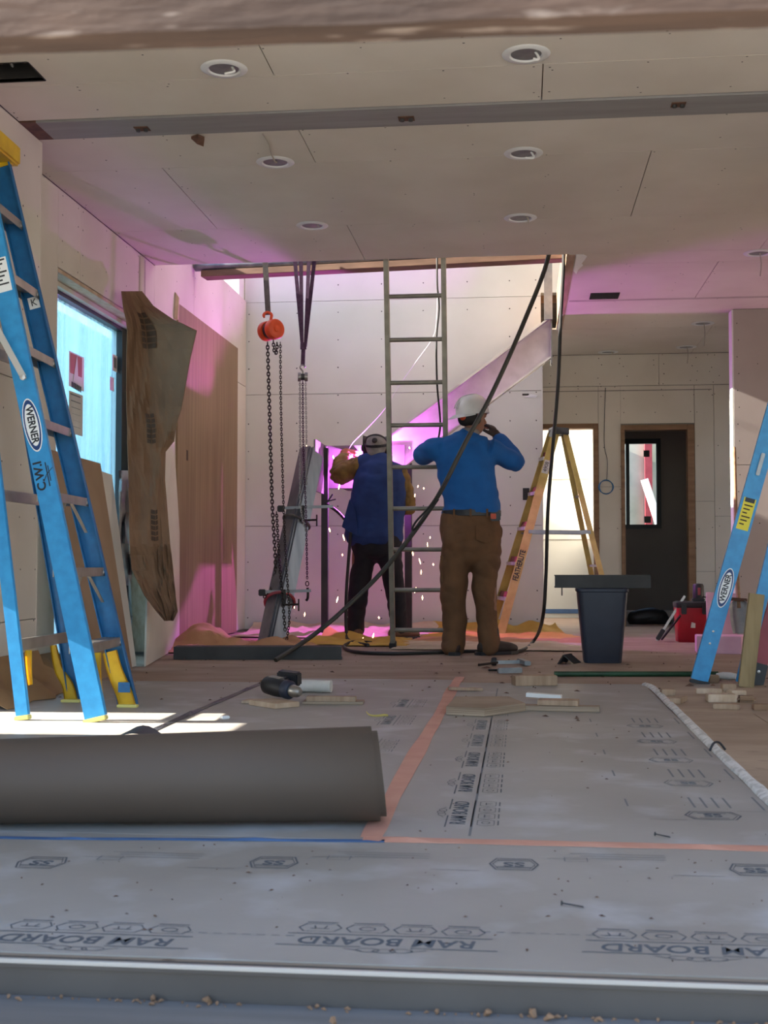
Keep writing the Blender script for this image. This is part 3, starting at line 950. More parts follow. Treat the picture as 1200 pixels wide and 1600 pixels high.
def rotm(x, y, ang, z=BZ + 0.0006):
    return Matrix.Translation((x, y, z)) @ Matrix.Rotation(ang, 4, 'Z')
for px, py in ((135, 1471), (605, 1475), (1085, 1487), (-330, 1466), (1560, 1495)):
    p = atZ(px, py)
    ramprint(rotm(p.x, p.y, math.pi), bf, 0.91)
for px, py in ((65, 1350), (428, 1350), (803, 1353), (1180, 1362)):
    p = atZ(px, py)
    esprint(rotm(p.x, p.y, math.pi), bf)
    m = MB()
    R = rotm(p.x + .22, p.y + .07, math.pi)
    for k in range(3):
        line(m, R, -.1, -.02 * k, .06 + .02 * k, -.02 * k, .003)
    outline(m, rotm(p.x + .13, p.y + .055, 0), [(-.025, -.018), (.025, -.018), (.025, .018), (-.025, .018)], .003)
    m.build('badge_print', 'print_light', bf)
for px in (360, 850):
    m = MB()
    p = atZ(px, 1462)
    R = rotm(p.x, p.y, math.pi)
    for k in range(9):
        line(m, R, -.11 + .025 * k, 0, -.095 + .025 * k, 0, .003)
    m.build('badge_print', 'print_light', bf)
for y in (3.17, 3.60, 4.03, 4.46, 4.89, 5.32, 5.75):
    ramprint(rotm(-0.155, y, math.pi / 2), bmid, 0.88, 'print' if y < 4.2 else 'print_light')
m = MB()
line(m, rotm(0, 0, 0), -0.122, 2.9, -0.122, 6.3, .006)
m.build('badge_print', 'print_light', bmid)
for y in (3.20, 3.66, 4.08, 4.5, 4.92):
    esprint(rotm(0.47, y, 0), bmid, 'print' if y < 3.5 else 'print_light', 1.35)
    m = MB()
    R = rotm(.47, y + .2, math.pi / 2)
    for k in range(4):
        line(m, R, -.1, .03 - .03 * k, .04, .03 - .03 * k, .006)
    line(m, R, -.12, -.14, .06, -.14, .006); line(m, R, -.1, .2, .0, .2, .005)
    m.build('badge_print', 'print_light', bmid)
for y in (3.6, 4.3, 5.0, 5.6):
    ramprint(rotm(-0.53, y, math.pi / 2), bl, 0.88, 'print_light')

def strip(name, label, mt, pts, w, cat='tape', z=BZ + .0008, h=.0012, wob=.004):
    m = MB()
    rws = []
    P = smoothpath(pts, 8)
    for i, p in enumerate(P):
        d = (P[min(i + 1, len(P) - 1)] - P[max(i - 1, 0)]).normalized()
        s = V((-d.y, d.x, 0)) * (w / 2) * (1 + .25 * noise.noise(V((i * .4, p.x, 0))))
        zz = z + max(0, wob * noise.noise(V((i * .7, 3, p.y))))
        rws.append([V((p.x, p.y, z)) - s, V((p.x, p.y, zz)), V((p.x, p.y, z)) + s])
    m.sheet(rws, h, (0, 0, 1))
    return tag(m.build(name, mt), label, cat)
strip('seam_tape', 'orange tape strip running lengthwise along the floor board seam', 'tape_orange', [(-.345, 2.86, 0), (-.348, 4, 0), (-.342, 5.3, 0), (-.346, 6.2, 0), (-.34, 6.9, 0)], .052)
strip('seam_tape', 'orange tape strip along the front floor board seam right of the roll', 'tape_orange', [(-.36, 2.84, 0), (.2, 2.842, 0), (.8, 2.842, 0), (2.0, 2.84, 0)], .05, wob=.012)
strip('seam_tape', 'blue tape strip on the floor seam in front of the cardboard roll', 'tape_blue', [(-2.2, 2.77, 0), (-1.2, 2.765, 0), (-.8, 2.79, 0), (-.31, 2.825, 0)], .022, wob=.008)
strip('seam_tape', 'black tape strip lifting along the floor seam beside the left ladder', 'tape_black', [(-1.375, 3.2, 0), (-1.376, 4.4, 0), (-1.372, 5.2, 0), (-1.36, 6.0, 0), (-1.345, 6.9, 0)], .035, wob=.02)
# curled black flap of tape
c0 = atZ(212, 1152)
rws = []
for i in range(7):
    t = i / 6
    rws.append([V((c0.x - .05 + .14 * t, c0.y + .02, BZ + .002 + .035 * math.sin(t * 3.0))), V((c0.x - .06 + .14 * t, c0.y - .07, BZ + .002 + .018 * math.sin(t * 3.0)))])
tag(MB().sheet(rws, .0015, (0, 0, 1)).build('tape_flap', 'tape_black', smooth=True), 'curled black flap of tape sticking up behind the cardboard roll', 'tape')
# white foam strip along the edge of the printed board
m = MB()
rws = []
P = smoothpath([(.645, 2.9, 0), (.648, 3.5, 0), (.646, 4.4, 0), (.65, 5.4, 0), (.652, 6.35, 0), (.63, 6.56, 0)], 10)
for i, p in enumerate(P):
    w = .019 + .004 * noise.noise(V((i * .35, 0, 0)))
    hh = .012 + .006 * noise.noise(V((i * .5, 4, 0)))
    rws.append([(p.x - w, p.y, .0045), (p.x - w * .8, p.y, hh), (p.x, p.y, hh + .006), (p.x + w * .8, p.y, hh), (p.x + w, p.y, .0045)])
fs = tag(m.sheet(rws, .002, (0, 0, -.5)).build('foam_strip', 'foam_strip', smooth=True), 'long white rolled plastic strip along the edge of the printed board', 'strip')
MB().tube(smoothpath([(.62, 4.28, .006), (.635, 4.29, .03), (.655, 4.30, .03), (.675, 4.31, .006)]), .004, 6).build('tie', 'black_plastic', fs)

# ---- the roll of board in front
rc = atZ(600, 1302)
r0 = 0.115
ax = V((1, 0.15, 0)).normalized()
A0 = V((-0.366, 3.035, r0 + BZ + .001))
m = MB()
side = V((-ax.y, ax.x, 0))
L = 1.9
turn = []
nT = 132
for i in range(nT + 1):
    t = i / nT * 2.9
    a = 2 * math.pi * t - 1.6
    inner = max(0., min(1., (1.95 - t) / .15))
    rr = r0 - .0035 * (2.9 - t) - .007 * inner
    turn.append((a, rr, inner))
rws = []
for s_ in (0.0, 0.25, 0.5, 1.0):
    row_ = []
    for a, rr, inner in turn:
        rr = rr * (1 - .12 * s_ / .5) if s_ < .6 else rr * .76
        c = A0 - ax * (L * s_) - V((0, 0, r0 - r0 * (1 - .24 * s_)))
        # the loose end juts out a little at the mouth
        e = ax * ((.015 * inner + .022 * (1 - math.sin(a)) / 2) if s_ == 0 else 0)
        k = 1 + .0 * s_
        row_.append(c + e + (side * math.cos(a) * -1 + V((0, 0, 1)) * math.sin(a)) * rr * k)
    rws.append(row_)
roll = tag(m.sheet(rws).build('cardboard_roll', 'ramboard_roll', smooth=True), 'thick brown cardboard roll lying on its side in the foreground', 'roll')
md = roll.modifiers.new('thick', 'SOLIDIFY')
md.thickness = 0.0012
md.offset = -1

# ================================================================== left blue stepladder
T = V((-2.24, 5.08, 2.44))
NF, FF = V((-1.675, 4.794, BZ)), V((-1.716, 5.36, BZ))
NB, FB = V((-1.985, 4.821, BZ)), V((-2.035, 5.56, BZ))
NFt, FFt = V((-2.265, 4.90, 2.41)), V((-2.288, 5.245, 2.42))
NBt, FBt = V((-2.33, 4.90, 2.36)), V((-2.345, 5.245, 2.36))
lad = thing('stepladder', 'tall blue fiberglass stepladder with yellow feet leaning at the left wall', 'ladder', (-1.85, 5.1, BZ), 'stepladders')
yd = V((0, 1, 0))
def lerp(a, b, t): return a + (b - a) * t
def unit(a): return a.normalized()
rail_w = .086
xr = V((1, 0, 0))
# front rails are channels whose webs face the outside
MB().channel(NF + V((0, 0, .02)), NFt, xr, rail_w, (0, 1, 0), .028, .005).build('front_rail', 'blue_fg', lad, bevel=.0012)
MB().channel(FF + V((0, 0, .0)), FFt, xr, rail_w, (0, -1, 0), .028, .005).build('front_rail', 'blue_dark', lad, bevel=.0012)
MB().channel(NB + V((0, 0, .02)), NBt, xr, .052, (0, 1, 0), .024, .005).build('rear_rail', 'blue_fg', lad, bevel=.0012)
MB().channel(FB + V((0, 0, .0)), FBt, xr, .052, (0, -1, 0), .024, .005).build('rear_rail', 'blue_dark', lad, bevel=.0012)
for a, b, w in ((NF, NFt, rail_w), (NB, NBt, .052)):
    d = unit(b - a)
    q = MB().beam(a - d * .0, a + d * .018, xr, w + .008, .038)
    q.v = [p + V((0, .014, 0)) for p in q.v]
    q.build('foot_pad', 'yellow_pad', lad, bevel=.003)
zk = 1
for k in range(1, 8):
    z = .305 * k
    t = z / 2.40
    a, b = lerp(NF, NFt, t), lerp(FF, FFt, t)
    st = MB()
    def bar(x0, x1, z0, z1):
        q = lambda r_, yy: [V((r_.x + x0, yy, z0)), V((r_.x + x1, yy, z0)), V((r_.x + x1, yy, z1)), V((r_.x + x0, yy, z1))]
        st.hexa(q(a, a.y + .006), q(b, b.y - .006))
    bar(-.041, .041, z - .006, z)
    bar(.037, .041, z - .036, z - .006)
    bar(-.041, -.037, z - .036, z - .006)
    for j in range(5):
        bar(-.034 + .016 * j, -.031 + .016 * j, z, z + .0015)
    s_ = st.build('step', 'alu', lad)
    for yy in (a.y + .03, b.y - .03):
        MB().lathe([(.007, 0), (.007, .003), (0, .005)], ((a.x if yy < 5.05 else b.x) + .041, yy, z - .02), (1, 0, 0), n=8).build('rivet', 'alu_white', s_)
    # braces below the step
    for sgn, r_ in ((1, a), (-1, b)):
        if 1 < k < 4:
            MB().beam((r_.x + .02, r_.y + sgn * .16, z - .03), (r_.x + .035, r_.y + sgn * .015, z - .15), (0, 0, 1), .004, .014).build('step_brace', 'alu', lad)
for z in (.30, .91, 1.52, 2.1):
    t = z / 2.36
    a, b = lerp(NB, NBt, t), lerp(FB, FBt, t)
    MB().box((a.x - .006, a.y + .005, z - .025), (a.x + .006, b.y - .005, z + .022)).build('rear_bar', 'alu', lad, bevel=.002)
# spreader
sa, sb = atY(-50, 430, 4.80), atY(37, 590, 4.80)
MB().beam(sa, sb, (1, 0, 0), .026, .008).build('spreader', 'alu_white', lad, bevel=.003)
MB().lathe([(.012, 0), (.012, .012), (0, .014)], sb + V((0, -.002, 0)), (0, -1, 0), n=10).build('spreader_rivet', 'alu_white', lad)
# yellow curved foot braces of the far rails and inside the near ones
def ybrace(pts, w, name='foot_brace', yy=(0, 1, 0), mt='yellow_bright'):
    m = MB()
    P = smoothpath(pts, 5)
    rws = []
    for i, p in enumerate(P):
        d = (P[min(i + 1, len(P) - 1)] - P[max(i - 1, 0)]).normalized()
        u = (xr - d * xr.dot(d)).normalized()
        ww = w[0] + (w[1] - w[0]) * i / (len(P) - 1)
        lip = V(yy) * -.014
        rws.append([p - u * ww / 2 + lip, p - u * ww / 2, p + u * ww / 2, p + u * ww / 2 + lip])
    return m.sheet(rws, .004, yy).build(name, mt, lad)
Yf = FF.y - .035
ybrace([atY(172, 1018, Yf), atY(180, 1048, Yf), atY(193, 1080, Yf), atY(200, 1104, Yf)], (.062, .072))
fb = FB.y - .03
ybrace([atY(84, 1008, fb), atY(92, 1045, fb), atY(106, 1070, fb), atY(112, 1096, fb)], (.025, .06))
ybrace([atY(152, 1020, NF.y + .05), atY(154, 1060, NF.y + .05), atY(158, 1085, NF.y + .04)], (.03, .012))
ybrace([atY(45, 1016, NB.y + .05), atY(46, 1045, NB.y + .05), atY(48, 1070, NB.y + .04)], (.022, .012))
pa = atY(194, 1074, Yf - .016)
MB().box((pa.x - .027, Yf - .0175, pa.z - .022), (pa.x + .027, Yf - .015, pa.z + .022)).build('foot_label', 'blue_dark', lad, bevel=.001)
for x_, y_ in ((200, 1106), (112, 1098)):
    p = atZ(x_, y_)
    MB().box((p.x - .045, p.y - .02, BZ), (p.x + .045, p.y + .012, BZ + .012)).build('foot_pad', 'yellow_pad', lad, bevel=.002)
# yellow top
MB().beam(lerp(NFt, NBt, .5) + V((0, -.04, .055)), lerp(FFt, FBt, .5) + V((0, .05, .055)), (1, 0, 0), .20, .09).build('top_cap', 'yellow_bright', lad, bevel=.01)
MB().beam(lerp(FF, FFt, .985) + V((0, .0, 0)), FFt, (1, 0, 0), .096, .034).build('rail_guard', 'yellow_bright', lad, bevel=.004)
MB().beam(lerp(NF, NFt, .985), NFt, (1, 0, 0), .096, .034).build('rail_guard', 'yellow_bright', lad, bevel=.004)
# lettering and stickers on the near rail; rail frame: along = up the rail
dn = unit(NFt - NF)
un = (xr - dn * xr.dot(dn)).normalized()
def railpt(px, py, a=NF, b=NFt, off=-.0):
    """point on a rail's camera-side face nearest to a pixel row"""
    best = min((abs((lambda q: q)(atY(px, py, lerp(a, b, t / 400).y).z) - lerp(a, b, t / 400).z), t) for t in range(401))
    return lerp(a, b, best[1] / 400)
def oval(M, a, b, mt, name, parent, n=28, t=.0006):
    return MB().prism([M @ V((a * math.cos(2 * math.pi * k / n), b * math.sin(2 * math.pi * k / n), 0)) for k in range(n)], M.to_3x3() @ V((0, 0, t))).build(name, mt, parent)
nn = un.cross(-dn) if un.cross(-dn).y < 0 else -un.cross(-dn)
def logo_werner(c, along, across, parent, s=1.0):
    M = frame(c, along, across)
    if M.to_3x3().col[2].y > 0:
        M = frame(c, along, -V(across))
    n_ = M.to_3x3().col[2]
    oval(Matrix.Translation(n_ * .0002) @ M, .112 * s, .036 * s, 'label_white', 'logo_plate', parent)
    oval(Matrix.Translation(n_ * .0012) @ M, .106 * s, .032 * s, 'ink_navy', 'logo_plate', parent)
    oval(Matrix.Translation(n_ * .0022) @ M, .088 * s, .026 * s, 'label_white', 'logo_plate', parent)
    text('WERNER', .042 * s, Matrix.Translation(n_ * .0036) @ M, 'ink_black', 'lettering', parent, extrude=.0003, offset=.0012 * s, sx=.9)
pc = railpt(50, 664)
logo_werner(pc + V((0, -.0006, 0)), -dn, un, lad)
pc = railpt(66, 742) + V((0, -.001, 0))
text('C.W.I', .05, frame(pc - un * .012, dn, -un), 'ink_black', 'lettering', lad, offset=.0015)
m = MB()
M_ = frame(pc + un * .02, dn, -un)
line(m, M_, -.05, .0, .05, .0, .005); line(m, M_, -.03, -.008, .035, -.008, .004)
for k in range(5):
    line(m, M_, -.0, .004, .022 * math.cos(k * .7), -.004 + .022 * math.sin(k * .7 - 1.4), .003)
m.build('lettering', 'ink_black', lad)
pc = railpt(8, 440) + V((0, -.001, 0))
MB().beam(pc + dn * .10, pc - dn * .045, un, .07, .001).build('warning_label', 'label_white', lad)
for k in range(7):
    q_ = pc + dn * (.09 - .017 * k)
    MB().beam(q_ - un * .028 + V((0, -.001, 0)), q_ + un * (.028 - .012 * (k % 3)) + V((0, -.001, 0)), dn, .007, .0006).build('label_line', 'ink_black', lad)
pf = lerp(FF, FFt, .735) + V((0, -.006, 0))
df = unit(FFt - FF); uf = (xr - df * xr.dot(df)).normalized()
MB().beam(pf + df * .026, pf - df * .026, uf, .05, .001).build('warning_label', 'label_white', lad)
text('K', .045, frame(pf + V((0, -.002, 0)), uf, df), 'ink_black', 'lettering', lad)

# ================================================================== right ladders
rl = thing('stepladder', 'blue fiberglass stepladder cut off by the right edge of the view', 'ladder', (1.1, 6.7, 0.004), 'stepladders')
RF, RTp = V((0.914, 6.64, 0.022)), V((0.914 + .686, 6.66, 2.42))
MB().channel(RF, RTp, xr, .088, (0, 1, 0), .03, .005).build('rail', 'blue_fg', rl, bevel=.0012)
MB().beam(RF - V((0, -.015, .018)), RF + V((.003, .015, .0)), xr, .1, .04).build('foot_pad', 'black_plastic', rl, bevel=.003)
R2, R2t = V((1.30 - .33, 7.26, 0.02)), V((1.63, 6.98, 2.42))
R2 = V((1.66, 7.20, .02))
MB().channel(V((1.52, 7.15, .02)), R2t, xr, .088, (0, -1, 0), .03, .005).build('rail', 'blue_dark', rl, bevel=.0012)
R3, R3t = atY(1158, 1045, 6.55), V((1.66, 6.72, 2.42))
R3 = V((1.115, 6.56, .02)); 
MB().channel(R3, V((1.70, 6.62, 2.40)), xr, .06, (0, 1, 0), .026, .005).build('rear_rail', 'blue_fg', rl, bevel=.0012)
for k in range(1, 8):
    t = .305 * k / 2.42
    a, b = lerp(RF, RTp, t), lerp(V((1.52, 7.15, .02)), R2t, t)
    if k > 3:
        MB().beam((a.x, a.y + .02, a.z), (b.x, b.y - .02, a.z), xr, .08, .03).build('step', 'alu', rl)
MB().beam(RTp + V((.03, -.03, .04)), R2t + V((.03, .05, .04)), xr, .22, .09).build('top_cap', 'yellow_bright', rl, bevel=.01)
dr = unit(RTp - RF)
ur = (xr - dr * xr.dot(dr)).normalized()
pc = railpt(1133, 918, RF, RTp) + V((0, -.0006, 0))
logo_werner(pc, dr, ur, rl, .95)
pc = railpt(1171, 803, RF, RTp) + V((0, -.0008, 0))
MB().beam(pc + dr * .085, pc - dr * .085, ur, .062, .001).build('warning_label', 'label_yellow', rl)
MB().beam(pc + dr * .085 + V((0, -.001, 0)), pc + dr * .062 + V((0, -.001, 0)), ur, .05, .0006).build('label_line', 'ink_black', rl)
for k in range(6):
    q_ = pc + dr * (.045 - .02 * k) + V((0, -.001, 0))
    MB().beam(q_ - ur * .022, q_ + ur * (.022 - .01 * (k % 3)), dr, .007, .0006).build('label_line', 'print_brown', rl)
MB().beam(railpt(1196, 726, RF, RTp) + V((0, -.012, 0)) - dr * .06, railpt(1196, 726, RF, RTp) + V((0, -.012, 0)) + dr * .06 , ur, .02, .01).build('handle_clip', 'galv', rl, bevel=.003)
for dz in (.2, .265):
    MB().lathe([(.006, 0), (.006, .003), (0, .005)], RF + dr * dz + V((0, 0, 0)), (0, -1, 0), n=8).build('rivet', 'alu_white', rl)
w0, w1_ = atZ(1160, 1072), atY(1183, 928, 6.49)
w0 = V((w0.x, 6.505, .004))
tag(MB().beam(w0, V((w1_.x, 6.505, w1_.z)), xr, .075, .038).build('timber_leg', 'stud', bevel=.002), 'knotty timber stud standing against the rear rail of the right ladder', 'timber')
red = thing('red_ladder', 'dull red ladder rail with a black rubber foot at the right edge', 'ladder', (1.2, 6.6, 0.004))
ra, rb = V((1.172, 6.56 + .08, .03)), V((1.172 + .30, 6.70, 1.25))
ra = atY(1178, 1062, 6.62); ra.z = .03
rb = atY(1240, 860, 6.66)
rb = ra + (rb - ra) * 2.2
MB().channel(ra, rb, xr, .085, (0, 1, 0), .03, .006).build('rail', 'red_fg', red, bevel=.0015)
rd = unit(rb - ra)
MB().beam(ra - V((0, -.014, .024)), ra + rd * .09 + V((0, .014, 0)), xr, .094, .042).build('foot', 'black_plastic', red, bevel=.004)
MB().lathe([(.008, 0), (.008, .003), (0, .005)], ra + rd * .045 + V((0.01, -.008, 0)), (0, -1, 0), n=8).build('rivet', 'alu_white', red)
rr2 = V((.30, .42, 0))
MB().channel(ra + rr2, rb + rr2, xr, .085, (0, -1, 0), .03, .006).build('rail', 'red_fg', red, bevel=.0015)
for k in range(1, 4):
    c_ = lerp(ra, rb, .27 * k)
    MB().beam(c_ + V((.01, .01, 0)), c_ + rr2, rd, .03, .07).build('step', 'alu', red)

# ================================================================== yellow stepladder
yl = thing('stepladder', 'yellow stepladder with dark steps standing open before the left doorway', 'ladder', (0.3, 11.0, 0), 'stepladders')
Yn, Yfar = 10.80, 11.12
tA, tB = atY(868, 676, 10.92), atY(862, 678, 11.06)
fA = atZ(781, 996); fA = atY(781, 996, 10.72); fA.z = .003
fB = V((fA.x - .10, 11.25, .003))
bA0, bA = atY(884, 678, 10.92), None
bA = V((atY(965, 990, 10.72).x, 10.72, .003))
bB0 = V((bA0.x - .015, 11.06, bA0.z)); bB = V((bA.x - .085, 11.25, .003))
MB().channel(fA, tA, xr, .072, (0, 1, 0), .028, .005).build('front_rail', 'yellow_fg', yl)
MB().channel(fB, tB, xr, .072, (0, -1, 0), .028, .005).build('front_rail', 'yellow_fg', yl)
MB().channel(bA, bA0, xr, .045, (0, 1, 0), .024, .005).build('rear_rail', 'yellow_fg', yl)
MB().channel(bB, bB0, xr, .045, (0, -1, 0), .024, .005).build('rear_rail', 'yellow_fg', yl)
for k in range(1, 6):
    t = .305 * k / tA.z
    a, b = lerp(fA, tA, t), lerp(fB, tB, t)
    st = MB()
    st.hexa([a + V((-.04, .01, 0)), a + V((.035, .01, 0)), b + V((.035, -.01, 0)), b + V((-.04, -.01, 0))], [p + V((0, 0, .03)) for p in (a + V((-.04, .01, 0)), a + V((.035, .01, 0)), b + V((.035, -.01, 0)), b + V((-.04, -.01, 0)))])
    st.build('step', 'alu', yl)
    st = MB()
    a2, b2 = a + V((.008, 0, .05)), b + V((.008, 0, .05))
    st.beam(a2 + V((0, .02, 0)), b2 + V((0, -.02, 0)), unit(tA - fA), .05, .02)
    st.build('step_brace', 'maroon', yl)
    if k % 2:
        a, b = lerp(bA, bA0, t), lerp(bB, bB0, t)
    a, b = lerp(bA, bA0, t), lerp(bB, bB0, t)
    MB().beam(a + V((0, .01, 0)), b + V((0, -.01, 0)), (0, 0, 1), .02, .012).build('rear_bar', 'alu', yl)
for a, b, c, d in ((fA, tA, bA, bA0), (fB, tB, bB, bB0)):
    p, q = lerp(a, tA if a is fA else tB, .51), lerp(c, d, .51)
    MB().beam(p, q, (0, 0, 1), .03, .01).build('spreader', 'galv', yl)
MB().hexa([tA + V((-.03, -.03, -.01)), bA0 + V((.03, -.03, -.01)), bB0 + V((.02, .03, -.01)), tB + V((-.03, .03, -.01))], [p + V((0, 0, .06)) for p in (tA + V((-.03, -.03, -.01)), bA0 + V((.03, -.03, -.01)), bB0 + V((.02, .03, -.01)), tB + V((-.03, .03, -.01)))]).build('top_cap', 'black_plastic', yl, bevel=.006)
MB().beam(tA + V((-.05, -.035, -.04)), tA + V((-.012, -.035, .045)), xr, .03, .012).build('cap_clip', 'galv', yl, bevel=.003)
dy = unit(tA - fA); uy = (xr - dy * xr.dot(dy)).normalized()
pc = lerp(fA, tA, .345) + V((0, -.001, 0))
text('FEATHERLITE', .064, frame(pc, dy, -uy), 'ink_black', 'lettering', yl, offset=.0016, sx=.72)
pc = lerp(fA, tA, .83) + V((0, -.001, 0))
MB().beam(pc - dy * .06, pc + dy * .06, uy, .055, .001).build('serial_label', 'paper', yl)
text('4908', .05, frame(pc + V((0, -.002, 0)), dy, -uy), 'ink_black', 'lettering', yl, sx=.9)
for a in (fA, fB, bA, bB):
    MB().box((a.x - .04, a.y - .02, 0.0), (a.x + .04, a.y + .02, .012)).build('foot_pad', 'black_plastic', yl)

# ================================================================== straight metal ladder
ml = thing('straight_ladder', 'grey metal straight ladder rising through the ceiling opening', 'ladder', (-.75, 9.3, 0))
La, Lb = V((-.955, 9.28, 0.003)), V((-.94, 8.66, 2.80))
Ra, Rb = V((-.545, 9.28, 0.003)), V((-.535, 8.66, 2.80))
ex = 1.22
Lt, Rt = La + (Lb - La) * ex, Ra + (Rb - Ra) * ex
MB().beam(La, Lt, xr, .034, .072).build('rail', 'ladder_metal', ml, bevel=.004)
MB().beam(Ra, Rt, xr, .034, .072).build('rail', 'ladder_metal', ml, bevel=.004)
MB().beam(La + V((0, 0, 0)), La + (Lt - La) * .012, xr, .05, .085).build('foot', 'black_plastic', ml, bevel=.004)
MB().beam(Ra, Ra + (Rt - Ra) * .012, xr, .05, .085).build('foot', 'black_plastic', ml, bevel=.004)
Ln = (Lt - La).length
k = 0
z = .135
while z < Ln - .1:
    t = z / Ln
    MB().tube([lerp(La, Lt, t) + V((.012, 0, 0)), lerp(Ra, Rt, t) + V((-.012, 0, 0))], .0165, 10).build('rung', 'ladder_metal', ml, smooth=True)
    z += .305
# ================================================================== people
def limb(pts, cap=True):
    """pts: (x, y, z, ra, rb) rings perpendicular to the path, ra across X (or nearest), rb the other way -> MB"""
    m = MB()
    P = [V(p[:3]) for p in pts]
    R = [(p[3], p[4] if len(p) > 4 else p[3]) for p in pts]
    # densify
    PP, RR = [], []
    K = 5
    for i in range(len(P) - 1):
        a, b, c, d = P[max(i - 1, 0)], P[i], P[i + 1], P[min(i + 2, len(P) - 1)]
        for j in range(K):
            t = j / K
            PP.append(0.5 * ((2 * b) + (c - a) * t + (2 * a - 5 * b + 4 * c - d) * t * t + (3 * b - a - 3 * c + d) * t ** 3))
            tt = t * t * (3 - 2 * t)
            RR.append((R[i][0] + (R[i + 1][0] - R[i][0]) * tt, R[i][1] + (R[i + 1][1] - R[i][1]) * tt))
    PP.append(P[-1]); RR.append(R[-1])
    n = 18
    d0, d1 = (PP[1] - PP[0]).normalized(), (PP[-1] - PP[-2]).normalized()
    if cap:
        r0, r1 = min(RR[0]), min(RR[-1])
        pre = [(PP[0] - d0 * r0 * s * .8, tuple(x * math.sqrt(max(0.02, 1 - s * s)) for x in RR[0])) for s in (.97, .75, .4)]
        post = [(PP[-1] + d1 * r1 * s * .8, tuple(x * math.sqrt(max(0.02, 1 - s * s)) for x in RR[-1])) for s in (.4, .75, .97)]
        PP = [p for p, r in pre] + PP + [p for p, r in post]
        RR = [r for p, r in pre] + RR + [r for p, r in post]
    mm = len(PP)
    for i in range(mm):
        d = (PP[min(i + 1, mm - 1)] - PP[max(i - 1, 0)])
        d = d.normalized() if d.length > 1e-7 else d0
        u = V((1, 0, 0)) - d * d.x
        if u.length < .25:
            u = V((0, 1, 0)) - d * d.y
        u.normalize()
        w = d.cross(u)
        for j in range(n):
            a = 2 * math.pi * j / n
            m.v.append(PP[i] + u * math.cos(a) * RR[i][0] + w * math.sin(a) * RR[i][1])
    for i in range(mm - 1):
        for j in range(n):
            m.f.append((i * n + j, i * n + (j + 1) % n, (i + 1) * n + (j + 1) % n, (i + 1) * n + j))
    m.f.append(tuple(range(n))[::-1])
    m.f.append(tuple((mm - 1) * n + j for j in range(n)))
    return m
def ell(c, rx, ry, rz, rot=None):
    m = MB()
    n, k = 16, 10
    m.lathe([(max(1e-4, math.sin(math.pi * i / k)), -math.cos(math.pi * i / k)) for i in range(k + 1)], n=n)
    M = Matrix.Diagonal((rx, ry, rz)).to_4x4()
    if rot is not None:
        M = rot.to_4x4() @ M
    m.v = [M @ p + V(c) for p in m.v]
    return m
def fuse(parts, name, mt, parent, base, voxel=.012, smooth=8, wrinkle=0.0, wscale=(9, 9, 16), zcut=None, seed=0, toplevel=None):
    """several closed shapes fused into one continuous surface"""
    M = MB()
    for p in parts:
        M.add(p.v, p.f)
    me = bpy.data.meshes.new(name)
    me.from_pydata([tuple(v) for v in M.v], [], M.f)
    bm = bmesh.new(); bm.from_mesh(me)
    bmesh.ops.recalc_face_normals(bm, faces=bm.faces)
    bm.to_mesh(me); bm.free()
    o = bpy.data.objects.new(name, me)
    COL.objects.link(o)
    md = o.modifiers.new('r', 'REMESH')
    md.mode = 'VOXEL'
    md.voxel_size = voxel
    sm = o.modifiers.new('s', 'SMOOTH')
    sm.factor = .5
    sm.iterations = smooth
    bpy.context.view_layer.update()
    dg = bpy.context.evaluated_depsgraph_get()
    new = bpy.data.meshes.new_from_object(o.evaluated_get(dg))
    o.modifiers.clear()
    o.data = new
    bpy.data.meshes.remove(me)
    if wrinkle:
        nrm = [v.normal.copy() for v in new.vertices]
        for v, n_ in zip(new.vertices, nrm):
            p = v.co
            q = V((p.x * wscale[0] + seed, p.y * wscale[1], p.z * wscale[2]))
            q2 = V((p.x * wscale[0] * .45, p.y * wscale[1] * .45 + seed, p.z * wscale[2] * .45 + p.x * 3))
            w = (abs(noise.noise(q)) - .25) * 1.0 + noise.noise(q2) * 1.1
            v.co = p + n_ * wrinkle * w
    for f in new.polygons:
        f.use_smooth = True
    new.materials.clear()
    new.materials.append(MATS[mt])
    if parent is not None:
        o.parent = parent
        ORG[o.name] = worldorg(parent).copy()
        # mesh is in person space; parent sits at base
    else:
        o.location = base
        ORG[o.name] = V(base)
    return o
